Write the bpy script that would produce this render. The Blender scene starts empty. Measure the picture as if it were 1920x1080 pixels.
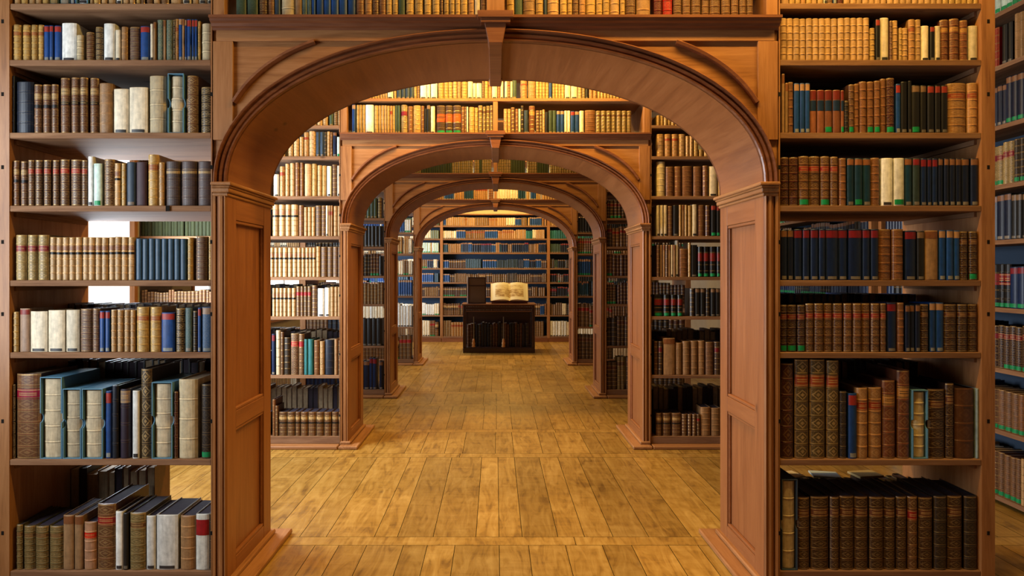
import bpy, math, random
import numpy as np
random.seed(7)
R = random.random
def U(a, b): return a + (b - a) * R()
SC = bpy.context.scene
COL = SC.collection

# ------------------------------------------------------------------ camera, world, lights, exposure
F = 1200.0; VX = 929.0; VY = 512.0; EYE = 1.48
cam = bpy.data.cameras.new('camera'); cam.sensor_width = 36; cam.lens = F / 1920 * 36
cam.shift_x = (960 - VX) / 1920; cam.shift_y = (VY - 540) / 1920
cam.clip_start = 0.05; cam.clip_end = 60
cob = bpy.data.objects.new('camera', cam); COL.objects.link(cob)
cob.location = (0, 0, EYE); cob.rotation_euler = (math.pi / 2, 0, 0)
SC.camera = cob
SC.view_settings.view_transform = 'Standard'; SC.view_settings.look = 'None'
SC.view_settings.exposure = 0.0; SC.view_settings.gamma = 1.0
SC.cycles.use_denoising = True
SC.cycles.max_bounces = 8; SC.cycles.diffuse_bounces = 2
SC.cycles.sample_clamp_indirect = 6

w = bpy.data.worlds.new('world'); SC.world = w; w.use_nodes = True
w.node_tree.nodes['Background'].inputs[0].default_value = (0.72, 0.85, 1.0, 1)
w.node_tree.nodes['Background'].inputs[1].default_value = 1.0

def area(name, loc, rot, sx, sy, power, color):
    l = bpy.data.lights.new(name, 'AREA'); l.shape = 'RECTANGLE'; l.size = sx; l.size_y = sy
    l.energy = power; l.color = color
    o = bpy.data.objects.new(name, l); COL.objects.link(o); o.location = loc; o.rotation_euler = rot
    return o
WARM = (1.0, 0.60, 0.15); DAY = (0.80, 0.90, 1.0)
# ceiling lamps, one line of them down the middle of the hall (x, y, z, width, power)
for x, y, z, sx, p in ((1.0, 2.38, 3.62, 2.2, 88), (0.05, 4.85, 3.60, 1.8, 108), (0.0, 7.0, 3.60, 1.6, 34),
                       (0.0, 9.7, 3.60, 1.6, 62), (0.0, 12.7, 3.5, 2.2, 115)):
    area('ceiling_lamp_light', (x, y, z), (0, 0, 0), sx, 0.12, p, WARM)
# daylight at the windows of the left wall (y centre, width, power)
for y, wd, p in ((1.85, 1.0, 74), (4.5, 1.1, 185), (6.85, 0.9, 38), (9.25, 1.6, 48), (12.4, 2.0, 105)):
    area('window_daylight', (-2.93, y, 1.75), (0, -math.pi / 2, 0), 1.7, wd, p, DAY)

# ------------------------------------------------------------------ materials
def lin(r, g, b):
    f = lambda c: (c / 255 / 12.92) if c / 255 <= 0.04045 else ((c / 255 + 0.055) / 1.055) ** 2.4
    return (f(r), f(g), f(b), 1.0)
def new_mat(name):
    m = bpy.data.materials.new(name); m.use_nodes = True
    n = m.node_tree.nodes; l = m.node_tree.links
    return m, n, l, n['Principled BSDF']
def node(n, t, **k):
    x = n.new(t)
    for a, b in k.items():
        setattr(x, a, b)
    return x
def math_n(n, l, op, a, b=None, c=None, clamp=False):
    x = n.new('ShaderNodeMath'); x.operation = op; x.use_clamp = clamp
    for i, v in enumerate((a, b, c)):
        if v is None: continue
        if isinstance(v, (int, float)): x.inputs[i].default_value = v
        else: l.new(v, x.inputs[i])
    return x.outputs[0]
def mix_n(n, l, fac, a, b, mode='MIX'):
    x = n.new('ShaderNodeMix'); x.data_type = 'RGBA'; x.blend_type = mode
    for i, v in ((0, fac), (6, a), (7, b)):
        if isinstance(v, (int, float)): x.inputs[i].default_value = v
        elif isinstance(v, tuple): x.inputs[i].default_value = v
        else: l.new(v, x.inputs[i])
    return x.outputs[2]
def noise_n(n, l, vec, scale, detail=3, rough=0.55, dist=0.0):
    x = n.new('ShaderNodeTexNoise'); x.inputs['Scale'].default_value = scale
    x.inputs['Detail'].default_value = detail; x.inputs['Roughness'].default_value = rough
    x.inputs['Distortion'].default_value = dist
    l.new(vec, x.inputs['Vector']); return x.outputs['Fac']
def ramp_n(n, l, fac, stops):
    x = n.new('ShaderNodeValToRGB'); e = x.color_ramp.elements
    while len(e) < len(stops): e.new(0.5)
    for i, (p, c) in enumerate(stops): e[i].position = p; e[i].color = c
    l.new(fac, x.inputs[0]); return x.outputs[0]

def wood(name, light, mid, dark, axis='Z', rough=0.45, gloss=0.35, big=1.0):
    m, n, l, b = new_mat(name)
    pos = n.new('ShaderNodeNewGeometry').outputs['Position']
    mp = n.new('ShaderNodeMapping'); l.new(pos, mp.inputs[0])
    s = {'X': (0.6, 9, 9), 'Y': (9, 0.6, 9), 'Z': (9, 9, 0.6)}[axis]
    mp.inputs['Scale'].default_value = tuple(v * big for v in s)
    g = noise_n(n, l, mp.outputs[0], 2.2, 5, 0.62, 1.1)
    fine = noise_n(n, l, mp.outputs[0], 16, 3, 0.6)
    blot = noise_n(n, l, pos, 1.7, 2)
    f = math_n(n, l, 'MULTIPLY_ADD', fine, 0.3, math_n(n, l, 'MULTIPLY', g, 0.75))
    c = ramp_n(n, l, f, [(0.30, dark), (0.50, mid), (0.72, light)])
    c = mix_n(n, l, math_n(n, l, 'MULTIPLY_ADD', blot, 1.4, -0.55, clamp=True), c, mid)
    v = node(n, 'ShaderNodeTexVoronoi'); v.inputs['Scale'].default_value = 0.8
    mp2 = n.new('ShaderNodeMapping'); l.new(pos, mp2.inputs[0])
    mp2.inputs['Scale'].default_value = tuple({0.6: 2.2, 9: 4.5}[q] for q in s)
    l.new(mp2.outputs[0], v.inputs['Vector'])
    knot = math_n(n, l, 'MULTIPLY_ADD', v.outputs['Distance'], -22, 1.25, clamp=True)
    c = mix_n(n, l, math_n(n, l, 'MULTIPLY', knot, 0.75), c, tuple(q * 0.35 for q in dark[:3]) + (1,))
    l.new(c, b.inputs['Base Color'])
    b.inputs['Roughness'].default_value = rough
    b.inputs['Specular IOR Level'].default_value = gloss
    bp = n.new('ShaderNodeBump'); bp.inputs['Strength'].default_value = 0.12; bp.inputs['Distance'].default_value = 0.004
    l.new(f, bp.inputs['Height']); l.new(bp.outputs[0], b.inputs['Normal'])
    return m
WL, WM, WD = (0.40, 0.190, 0.076, 1), (0.29, 0.124, 0.042, 1), (0.15, 0.052, 0.016, 1)
W_Z = wood('pine_upright', WL, WM, WD, 'Z')
W_X = wood('pine_crosswise', WL, WM, WD, 'X')
W_Y = wood('pine_lengthwise', WL, WM, WD, 'Y')
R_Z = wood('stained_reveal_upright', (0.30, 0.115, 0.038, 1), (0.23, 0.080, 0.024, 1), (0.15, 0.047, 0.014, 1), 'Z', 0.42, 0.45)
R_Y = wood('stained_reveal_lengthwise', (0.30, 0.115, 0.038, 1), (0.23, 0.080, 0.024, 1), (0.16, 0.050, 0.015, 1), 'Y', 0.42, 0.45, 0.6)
S_X = wood('pine_shelf_board', (0.30, 0.165, 0.085, 1), (0.20, 0.10, 0.05, 1), (0.10, 0.045, 0.02, 1), 'X', 0.8, 0.15)
S_Y = wood('pine_shelf_board_lengthwise', (0.30, 0.165, 0.085, 1), (0.20, 0.10, 0.05, 1), (0.10, 0.045, 0.02, 1), 'Y', 0.8, 0.15)
MO = wood('stained_moulding', (0.26, 0.10, 0.042, 1), (0.17, 0.058, 0.023, 1), (0.09, 0.028, 0.012, 1), 'X', 0.35, 0.5)
MAH = wood('dark_mahogany', (0.06, 0.022, 0.014, 1), (0.035, 0.012, 0.008, 1), (0.015, 0.006, 0.005, 1), 'X', 0.3, 0.5)
MAHT = wood('table_top_walnut', (0.30, 0.14, 0.07, 1), (0.2, 0.09, 0.045, 1), (0.1, 0.04, 0.02, 1), 'X', 0.3, 0.5)

def plain(name, col, rough=0.6, spec=0.4, metal=0.0, em=None, ems=0):
    m, n, l, b = new_mat(name)
    pos = n.new('ShaderNodeNewGeometry').outputs['Position']
    nz = noise_n(n, l, pos, 9, 3)
    c = mix_n(n, l, nz, tuple(v * 0.88 for v in col[:3]) + (1,), tuple(min(1, v * 1.1) for v in col[:3]) + (1,))
    l.new(c, b.inputs['Base Color']); b.inputs['Roughness'].default_value = rough
    b.inputs['Specular IOR Level'].default_value = spec; b.inputs['Metallic'].default_value = metal
    if em:
        b.inputs['Emission Color'].default_value = em; b.inputs['Emission Strength'].default_value = ems
    return m
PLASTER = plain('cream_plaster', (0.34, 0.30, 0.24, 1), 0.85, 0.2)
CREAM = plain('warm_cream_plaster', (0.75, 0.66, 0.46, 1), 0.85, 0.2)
CEIL = plain('ceiling_plaster', (0.45, 0.36, 0.22, 1), 0.9, 0.1)
BLUE_BACK = plain('blue_grey_back_board', (0.07, 0.115, 0.20, 1), 0.7, 0.2)
WALLBACK = plain('dusky_back_board', (0.035, 0.05, 0.075, 1), 0.8, 0.1)
DARK = plain('dark_recess', (0.012, 0.009, 0.007, 1), 0.9, 0.1)
WHITE_PAINT = plain('white_paint', (0.8, 0.8, 0.78, 1), 0.5)
BLIND = plain('daylit_window_blind', (0.85, 0.88, 0.9, 1), 0.8, 0.1, 0, (0.93, 0.97, 1.0, 1), 1.5)
SLIP = plain('blue_slipcase_board', (0.085, 0.20, 0.29, 1), 0.6, 0.3)
SLIPD = plain('slate_slipcase_board', (0.035, 0.05, 0.07, 1), 0.6, 0.3)
BRASS = plain('aged_brass', (0.5, 0.25, 0.08, 1), 0.35, 0.5, 0.8)
PAPER = plain('aged_paper', (0.82, 0.72, 0.48, 1), 0.8, 0.2)

def floor_mat():
    m, n, l, b = new_mat('honey_floor_planks')
    pos = n.new('ShaderNodeNewGeometry').outputs['Position']
    at = node(n, 'ShaderNodeAttribute', attribute_name='tint')
    sep = n.new('ShaderNodeSeparateColor'); l.new(at.outputs['Color'], sep.inputs[0])
    off = n.new('ShaderNodeCombineXYZ')
    l.new(math_n(n, l, 'MULTIPLY', sep.outputs[0], 37.0), off.inputs[0]); l.new(math_n(n, l, 'MULTIPLY', sep.outputs[1], 23.0), off.inputs[1])
    va = node(n, 'ShaderNodeVectorMath', operation='ADD'); l.new(pos, va.inputs[0]); l.new(off.outputs[0], va.inputs[1])
    mp = n.new('ShaderNodeMapping'); l.new(va.outputs[0], mp.inputs[0])
    mp.inputs['Scale'].default_value = (7, 1.2, 7)
    g = noise_n(n, l, mp.outputs[0], 2.3, 5, 0.62, 1.4)
    cross = n.new('ShaderNodeMapping'); l.new(va.outputs[0], cross.inputs[0]); cross.inputs['Scale'].default_value = (1.2, 5.0, 2)
    g2 = noise_n(n, l, cross.outputs[0], 2.6, 4, 0.6, 0.8)
    f = math_n(n, l, 'MULTIPLY_ADD', g2, 0.3, math_n(n, l, 'MULTIPLY', g, 0.7))
    c = ramp_n(n, l, f, [(0.33, (0.135, 0.064, 0.012, 1)), (0.47, (0.27, 0.142, 0.025, 1)), (0.66, (0.38, 0.225, 0.055, 1))])
    tone = math_n(n, l, 'MULTIPLY_ADD', sep.outputs[2], 0.36, 0.82)
    tc = n.new('ShaderNodeCombineColor')
    for i in range(3): l.new(tone, tc.inputs[i])
    c = mix_n(n, l, 1.0, c, tc.outputs[0], 'MULTIPLY')
    v = n.new('ShaderNodeTexVoronoi'); v.inputs['Scale'].default_value = 1.0
    mp2 = n.new('ShaderNodeMapping'); l.new(va.outputs[0], mp2.inputs[0]); mp2.inputs['Scale'].default_value = (3.4, 1.7, 1)
    l.new(mp2.outputs[0], v.inputs['Vector'])
    kn = math_n(n, l, 'MULTIPLY_ADD', v.outputs['Distance'], -14, 1.1, clamp=True)
    c = mix_n(n, l, math_n(n, l, 'MULTIPLY', kn, 0.75), c, (0.05, 0.022, 0.01, 1))
    l.new(c, b.inputs['Base Color'])
    dirt = noise_n(n, l, pos, 2.4, 4)
    l.new(math_n(n, l, 'MULTIPLY_ADD', dirt, 0.4, 0.18), b.inputs['Roughness'])
    b.inputs['Specular IOR Level'].default_value = 0.4
    bp = n.new('ShaderNodeBump'); bp.inputs['Strength'].default_value = 0.22; bp.inputs['Distance'].default_value = 0.006
    l.new(f, bp.inputs['Height']); l.new(bp.outputs[0], b.inputs['Normal'])
    return m
FLOOR = floor_mat()

def book_mat():
    m, n, l, b = new_mat('bookbinding')
    pos = n.new('ShaderNodeNewGeometry').outputs['Position']
    tint = node(n, 'ShaderNodeAttribute', attribute_name='tint').outputs['Color']
    deco = node(n, 'ShaderNodeAttribute', attribute_name='deco').outputs['Vector']
    sd = n.new('ShaderNodeSeparateXYZ'); l.new(deco, sd.inputs[0])
    uv = n.new('ShaderNodeUVMap'); uv.uv_map = 'uv'
    su = n.new('ShaderNodeSeparateXYZ'); l.new(uv.outputs[0], su.inputs[0])
    p = math_n(n, l, 'MULTIPLY', math_n(n, l, 'ABSOLUTE', su.outputs[0]), 1.0)
    q = math_n(n, l, 'MULTIPLY', math_n(n, l, 'ABSOLUTE', math_n(n, l, 'SUBTRACT', math_n(n, l, 'FRACT', su.outputs[1]), 0.5)), 2.0)
    r = math_n(n, l, 'ADD', p, q)
    ringm = math_n(n, l, 'COMPARE', r, 0.72, 0.10)
    dot = math_n(n, l, 'LESS_THAN', r, 0.3)
    edge = math_n(n, l, 'GREATER_THAN', math_n(n, l, 'MAXIMUM', math_n(n, l, 'MULTIPLY', p, 1.1), q), 0.9)
    n1 = noise_n(n, l, pos, 260, 2)
    spk = math_n(n, l, 'GREATER_THAN', n1, 0.56)
    orn = math_n(n, l, 'ADD', math_n(n, l, 'ADD', ringm, dot), math_n(n, l, 'ADD', math_n(n, l, 'MULTIPLY', edge, 0.6), math_n(n, l, 'MULTIPLY', spk, 0.55)), clamp=True)
    wear = noise_n(n, l, pos, 38, 4, 0.65)
    orn = math_n(n, l, 'MULTIPLY', math_n(n, l, 'MULTIPLY', orn, sd.outputs[0]), math_n(n, l, 'MULTIPLY_ADD', wear, 1.5, 0.1, clamp=True))
    mp = n.new('ShaderNodeMapping'); l.new(pos, mp.inputs[0]); mp.inputs['Scale'].default_value = (70, 70, 12)
    streak = noise_n(n, l, mp.outputs[0], 1.0, 3, 0.6)
    k = math_n(n, l, 'MULTIPLY_ADD', wear, 0.7, math_n(n, l, 'MULTIPLY_ADD', streak, 0.7, 0.3))
    kc = n.new('ShaderNodeCombineColor')
    for i in range(3): l.new(k, kc.inputs[i])
    c = mix_n(n, l, 1.0, tint, kc.outputs[0], 'MULTIPLY')
    gm = n.new('ShaderNodeGamma'); gm.inputs[1].default_value = 1.32; l.new(c, gm.inputs[0]); c = gm.outputs[0]
    c = mix_n(n, l, math_n(n, l, 'MULTIPLY', orn, 0.75), c, (0.50, 0.33, 0.13, 1))
    l.new(c, b.inputs['Base Color'])
    l.new(sd.outputs[2], b.inputs['Roughness'])
    l.new(math_n(n, l, 'MULTIPLY', sd.outputs[1], 0.45), b.inputs['Metallic'])
    b.inputs['Specular IOR Level'].default_value = 0.4
    bp = n.new('ShaderNodeBump'); bp.inputs['Strength'].default_value = 0.15; bp.inputs['Distance'].default_value = 0.002
    l.new(wear, bp.inputs['Height']); l.new(bp.outputs[0], b.inputs['Normal'])
    return m
BOOKM = book_mat()

# ------------------------------------------------------------------ mesh helpers
class MB:
    def __init__(s): s.v = []; s.f = []; s.m = []; s.t = []; s.d = []; s.uv = []
    def face(s, idx, t=None, d=None, uv=None, m=0):
        s.f.append(idx); s.m.append(m); s.t.append(t or (1, 1, 1)); s.d.append(d or (0, 0, 0.6)); s.uv.append(uv)
    def box(s, x0, x1, y0, y1, z0, z1, m=0, t=None, d=None, faces='xXyYzZ'):
        k = len(s.v)
        s.v += [(x0, y0, z0), (x1, y0, z0), (x1, y1, z0), (x0, y1, z0), (x0, y0, z1), (x1, y0, z1), (x1, y1, z1), (x0, y1, z1)]
        q = {'z': (0, 3, 2, 1), 'Z': (4, 5, 6, 7), 'y': (0, 1, 5, 4), 'Y': (2, 3, 7, 6), 'x': (0, 4, 7, 3), 'X': (1, 2, 6, 5)}
        for c in faces: s.face(tuple(k + i for i in q[c]), t, d, None, m)
        return s
    def sweep(s, path, prof, m=0, closed_prof=True, caps=True):
        """path: list of (point, u dir, v dir); prof: list of (u, v)"""
        k = len(s.v); n = len(prof)
        for p, u, v in path:
            for a, b in prof:
                s.v.append(tuple(p[i] + u[i] * a + v[i] * b for i in range(3)))
        for i in range(len(path) - 1):
            for j in range(n if closed_prof else n - 1):
                j2 = (j + 1) % n
                s.face((k + i * n + j, k + i * n + j2, k + (i + 1) * n + j2, k + (i + 1) * n + j), m=m)
        if caps and closed_prof:
            s.face(tuple(k + j for j in range(n))[::-1], m=m)
            e = k + (len(path) - 1) * n
            s.face(tuple(e + j for j in range(n)), m=m)
        return s
    def mesh(s, name, mats, attrs=False):
        me = bpy.data.meshes.new(name); me.from_pydata(s.v, [], s.f)
        for mt in (mats if isinstance(mats, (list, tuple)) else [mats]): me.materials.append(mt)
        if any(s.m): me.polygons.foreach_set('material_index', s.m)
        if attrs:
            a = me.attributes.new('tint', 'FLOAT_COLOR', 'FACE')
            arr = np.ones((len(s.f), 4), 'f'); arr[:, :3] = np.array(s.t, 'f'); a.data.foreach_set('color', arr.ravel())
            a = me.attributes.new('deco', 'FLOAT_VECTOR', 'FACE'); a.data.foreach_set('vector', np.array(s.d, 'f').ravel())
            u = me.uv_layers.new(name='uv'); flat = []
            for f, q in zip(s.f, s.uv):
                if q is None: flat += [9.0, 0.5] * len(f)
                else:
                    for c in q: flat += [c[0], c[1]]
            u.data.foreach_set('uv', flat)
        me.update(); return me
    def obj(s, name, mats, parent=None, attrs=False, loc=None, bevel=0, smooth=False, recalc=False):
        me = s.mesh(name, mats, attrs)
        if recalc:
            import bmesh
            bm = bmesh.new(); bm.from_mesh(me); bmesh.ops.recalc_face_normals(bm, faces=bm.faces[:]); bm.to_mesh(me); bm.free()
        if smooth: me.shade_smooth()
        o = bpy.data.objects.new(name, me); COL.objects.link(o)
        if parent: o.parent = parent
        if loc: o.location = loc
        if bevel:
            b = o.modifiers.new('bevel', 'BEVEL'); b.width = bevel; b.segments = 1; b.limit_method = 'ANGLE'
        return o
def thing(name, label, cat, loc=(0, 0, 0), rot=(0, 0, 0), group=None):
    o = bpy.data.objects.new(name, None); COL.objects.link(o); o.empty_display_size = 0.05
    o.location = loc; o.rotation_euler = rot; o['label'] = label; o['category'] = cat
    if group: o['group'] = group
    return o
def tag(o, label, cat, group=None):
    o['label'] = label; o['category'] = cat
    if group: o['group'] = group
    return o
def struct(o): o['kind'] = 'structure'; return o

# ------------------------------------------------------------------ the plan of the hall
STACKS = [(2.98, 3.56), (5.44, 6.05), (7.62, 8.20), (10.32, 10.90)]
HW = 1.25; ZI = 1.90; ZC = 2.665; AB = 0.655; AN = 2.1
XL, XR, YB, YN, ZT = -3.04, 3.52, 14.15, -2.6, 3.75
SHELVES = [0.09, 0.611, 1.11, 1.446, 1.794, 2.134, 2.473, 2.737]
XI, XO = 1.325, 2.264          # inside of the bookcases beside the arches
BACKY = 13.75

# ---- floor of real boards
def build_floor():
    b = MB()
    cuts = [YN, -0.5, -0.38, 1.02, 1.13, 2.86, 2.97, 3.48, 3.59, 5.14, 5.25, 5.95, 6.06, 7.12, 7.23, 7.86, 7.97, 9.62, 9.74, 10.25, 10.36, 10.95, 11.05, 14.2]
    g = 0.0016
    for i in range(len(cuts) - 1):
        y0, y1 = cuts[i], cuts[i + 1]
        if y1 - y0 < 0.2:
            x = XL
            while x < XR:
                x2 = min(XR, x + U(2.2, 3.6)); t = (R(), R(), U(0.45, 0.9))
                b.box(x + g, x2 - g, y0 + g, y1 - g, -0.02, 0.0, t=t, faces='Z'); x = x2
        else:
            x = XL
            while x < XR:
                x2 = min(XR, x + random.choice([0.13, 0.15, 0.16, 0.2, 0.24, 0.27])); t = (R(), R(), R())
                b.box(x + g, x2 - g, y0 + g, y1 - g, -0.02, 0.0, t=t, faces='Z'); x = x2
    b.box(XL, XR, YN, 14.2, -0.05, -0.004, m=1, faces='Z')
    struct(b.obj('floor', [FLOOR, DARK], attrs=True))
build_floor()

# ---- walls, ceiling, windows
WINS = [(1.3, 2.4, 0.85, 2.65), (3.95, 5.42, 0.85, 2.65), (6.4, 7.3, 0.85, 2.65), (8.45, 10.05, 0.85, 2.65), (11.4, 13.4, 0.85, 2.65)]
def build_shell():
    b = MB(); y = YN
    for (y0, y1, z0, z1) in WINS:
        b.box(XL - 0.3, XL, y, y0, 0, ZT); b.box(XL - 0.3, XL, y0, y1, 0, z0); b.box(XL - 0.3, XL, y0, y1, z1, ZT); y = y1
    b.box(XL - 0.3, XL, y, YB, 0, ZT)
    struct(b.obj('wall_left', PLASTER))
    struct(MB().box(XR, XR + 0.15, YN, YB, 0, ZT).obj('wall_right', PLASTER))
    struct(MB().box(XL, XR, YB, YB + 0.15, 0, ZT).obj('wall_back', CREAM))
    struct(MB().box(XL, XR, YN - 0.15, YN, 0, ZT).obj('wall_front', MAHT))
    struct(MB().box(XL - 0.3, XR + 0.15, YN - 0.15, YB + 0.15, ZT, ZT + 0.12).obj('ceiling', CEIL))
    for i, (y0, y1, z0, z1) in enumerate(WINS):
        r = bpy.data.objects.new('window_%d' % (i + 1), None); COL.objects.link(r); r['kind'] = 'structure'; r.location = (XL, (y0 + y1) / 2, z0)
        h = (y1 - y0) / 2; H = z1 - z0
        b = MB(); t = 0.05
        b.box(-0.03, 0.012, -h, -h + t, 0, H); b.box(-0.03, 0.012, h - t, h, 0, H); b.box(-0.03, 0.012, -h + t, h - t, 0, t); b.box(-0.03, 0.012, -h + t, h - t, H - t, H)
        b.obj('window_frame', W_Z, r)
        b = MB(); b.box(-0.03, -0.01, -0.002, 0.014, t, H - t)
        for q in (1, ): b.box(-0.03, -0.01, -h + t, h - t, H * 0.88 - 0.01, H * 0.88 + 0.01)
        b.obj('window_glazing_bars', WHITE_PAINT, r)
        MB().box(-0.05, -0.04, -h + 0.01, h - 0.01, 0.01, H - 0.01).obj('window_blind', BLIND, r)
        MB().box(-0.02, 0.05, -h - 0.01, h + 0.01, -0.035, -0.002).obj('window_sill', W_Y, r)
build_shell()

# ------------------------------------------------------------------ archways
def arch_pt(t, a=HW, b=AB):
    c, s = math.cos(t), math.sin(t)
    return (math.copysign(abs(c) ** (2 / AN), c) * a, ZI + abs(s) ** (2 / AN) * b)
NT = 56
TS = [math.pi * i / NT for i in range(NT + 1)]
ORD = ['nearest', 'second', 'third', 'farthest']
def build_arch(k, Y0, Y1):
    r = thing('archway', ORD[k] + ' wooden archway with keystone, panelled piers and shelf cornice', 'archway', (0, Y0, 0), group='wooden archways down the aisle')
    T = Y1 - Y0
    # spandrel wall with the arched opening, and its curved underside
    b = MB(); XE = 1.3155; Zt = ZC - 0.03
    pts = [arch_pt(t) for t in TS]
    def colm(y, flip):
        k0 = len(b.v)
        for (x, z) in pts:
            b.v.append((x, y, z))
        for (x, z) in pts:
            b.v.append((max(-XE, min(XE, x)), y, Zt))
        n = len(pts)
        for i in range(n - 1):
            q = (k0 + i, k0 + i + 1, k0 + n + i + 1, k0 + n + i)
            b.face(q if flip else q[::-1])
        for sgn, i in ((1, 0), (-1, n - 1)):
            kk = len(b.v)
            b.v += [(sgn * HW, y, ZI), (sgn * XE, y, ZI), (sgn * XE, y, Zt), (sgn * HW, y, Zt)]
            q = (kk, kk + 1, kk + 2, kk + 3); b.face(q if (sgn > 0) != flip else q[::-1])
    colm(0.012, False); colm(T - 0.012, True)
    b.box(-XE, XE, 0.012, T - 0.012, Zt, Zt + 0.003)
    b.obj('spandrel_wall', W_X, r)
    b = MB(); kk = 0
    for (x, z) in pts: b.v += [(x, 0.0, z), (x, T, z)]
    for i in range(len(pts) - 1): b.face((2 * i, 2 * i + 1, 2 * i + 3, 2 * i + 2))
    b.obj('soffit', R_Y, r, smooth=True)
    # moulding round the opening, front and back
    prof = [(0, 0.012), (0, -0.004), (0.004, -0.012), (0.010, -0.014), (0.013, -0.006), (0.019, -0.004), (0.022, -0.013), (0.031, -0.018), (0.034, -0.010), (0.041, -0.008), (0.044, -0.024), (0.050, -0.028), (0.056, -0.022), (0.058, 0.012)]
    for yy, sg, nm in ((0, 1, 'arch_moulding'), (T, -1, 'arch_moulding')):
        path = []
        for i, t in enumerate(TS):
            x, z = pts[i]
            i0, i1 = max(0, i - 1), min(NT, i + 1)
            tx, tz = pts[i1][0] - pts[i0][0], pts[i1][1] - pts[i0][1]
            L = math.hypot(tx, tz) or 1
            nx, nz = tz / L, -tx / L
            if i in (0, NT): nx, nz = (1 if i == 0 else -1), 0
            path.append(((x, yy, z), (nx, 0, nz), (0, sg, 0)))
        MB().sweep(path, prof).obj(nm, MO, r, recalc=True)
    # flat frame boards of the spandrels: top rail and stiles, with the curved bar of each corner
    b = MB(); b.box(-1.30, 1.30, -0.002, 0.012, 2.56, Zt)
    b.obj('top_rail', W_X, r, bevel=0.002)
    for s in (-1, 1):
        b = MB(); x0, x1 = sorted((s * 1.222, s * 1.315)); b.box(x0, x1, -0.002, 0.012, 2.10, 2.56)
        b.obj('corner_stile', W_Z, r, bevel=0.002)
        P0, P1, P2 = (s * 1.218, 2.275), (s * 1.10, 2.47), (s * 0.842, 2.557)
        path = []
        for i in range(15):
            u = i / 14; x = (1 - u) ** 2 * P0[0] + 2 * u * (1 - u) * P1[0] + u * u * P2[0]; z = (1 - u) ** 2 * P0[1] + 2 * u * (1 - u) * P1[1] + u * u * P2[1]
            tx = 2 * (1 - u) * (P1[0] - P0[0]) + 2 * u * (P2[0] - P1[0]); tz = 2 * (1 - u) * (P1[1] - P0[1]) + 2 * u * (P2[1] - P1[1]); L = math.hypot(tx, tz)
            path.append(((x, 0.012, z), (-tz / L, 0, tx / L), (0, 1, 0)))
        w2 = 0.012
        MB().sweep(path, [(-w2, 0), (-w2, -0.014), (-w2 * 0.3, -0.026), (w2 * 0.8, -0.022), (w2, 0)]).obj('curved_bar', MO, r, recalc=True)
    # cornice, front and back
    cp = [(0.0, 0.012), (-0.012, 0.0), (-0.014, -0.012), (-0.03, -0.016), (-0.034, -0.032), (-0.046, -0.04), (-0.05, -0.05), (-0.05, -0.062)]
    cz = [-0.055, -0.055, -0.045, -0.04, -0.028, -0.02, -0.012, 0.0]
    pr = [(0.012, -0.055), (-0.004, -0.055), (-0.006, -0.046), (-0.018, -0.042), (-0.022, -0.03), (-0.036, -0.024), (-0.038, -0.014), (-0.048, -0.012), (-0.048, 0.0), (0.012, 0.0)]
    for yy, sg in ((0, 1), (T, -1)):
        path = [((-1.316, yy, ZC), (0, sg, 0), (0, 0, 1)), ((1.316, yy, ZC), (0, sg, 0), (0, 0, 1))]
        MB().sweep(path, pr).obj('cornice', MO, r, recalc=True)
    # keystone: wedge, cap and bracket under the soffit
    kb = MB(); top = ZI + AB
    wt, wb = 0.05, 0.031; zt, zb = ZC - 0.04, top - 0.022
    def wedge(y0, y1):
        k0 = len(kb.v)
        kb.v.extend([(-wb, y0, zb), (wb, y0, zb), (wt, y0, zt), (-wt, y0, zt), (-wb, y1, zb), (wb, y1, zb), (wt, y1, zt), (-wt, y1, zt)])
        for q in ((0, 1, 2, 3), (5, 4, 7, 6), (0, 3, 7, 4), (1, 5, 6, 2), (0, 4, 5, 1), (3, 2, 6, 7)): kb.face(tuple(k0 + i for i in q))
    wedge(-0.055, 0.03); wedge(T - 0.03, T + 0.055)
    kb.box(-wb, wb, -0.03, T + 0.03, zb - 0.001, top + 0.02)
    ks = kb.obj('keystone', MO, r, bevel=0.002)
    for (y0, y1, e) in ((-0.075, 0.0, 1), (T, T + 0.075, 1)):
        cb = MB(); cb.box(-0.068, 0.068, y0 + 0.008, y1 - 0.001, ZC - 0.042, ZC - 0.022); cb.box(-0.082, 0.082, y0, y1, ZC - 0.022, ZC + 0.010)
        cb.obj('cap', MO, ks, bevel=0.002)
    # piers
    for s in (-1, 1):
        nm = 'pier'
        b = MB()
        def bx(xa, xb, y0, y1, z0, z1, m=0):
            x0, x1 = sorted((s * xa, s * xb)); b.box(x0, x1, y0, y1, z0, z1, m)
        D = 0.022
        bx(HW + D, HW + 0.045, 0.0, T, 0.02, ZI, 0)                     # panel ground
        bx(HW, HW + D, 0.0, 0.105, 0.02, ZI); bx(HW, HW + D, T - 0.105, T, 0.02, ZI)     # stiles
        p = b.obj('pier', R_Z, r, bevel=0.0015)
        for z0, z1 in ((0.03, 0.115), (0.735, 0.815), (1.735, ZI)):
            b = MB(); bx(HW + 0.0005, HW + D, 0.105, T - 0.105, z0, z1)
            b.obj('rail', R_Y, p, bevel=0.0015)
        for (z0, z1) in ((0.115, 0.735), (0.815, 1.735)):
            b = MB(); m = 0.016
            bx(HW + 0.004, HW + D, 0.105, T - 0.105, z0, z0 + m); bx(HW + 0.004, HW + D, 0.105, T - 0.105, z1 - m, z1)
            bx(HW + 0.008, HW + D, 0.105, 0.105 + m * 0.5, z0 + m, z1 - m); bx(HW + 0.008, HW + D, T - 0.105 - m * 0.5, T - 0.105, z0 + m, z1 - m)
            b.obj('panel_moulding', R_Y, p, bevel=0.003)
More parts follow.
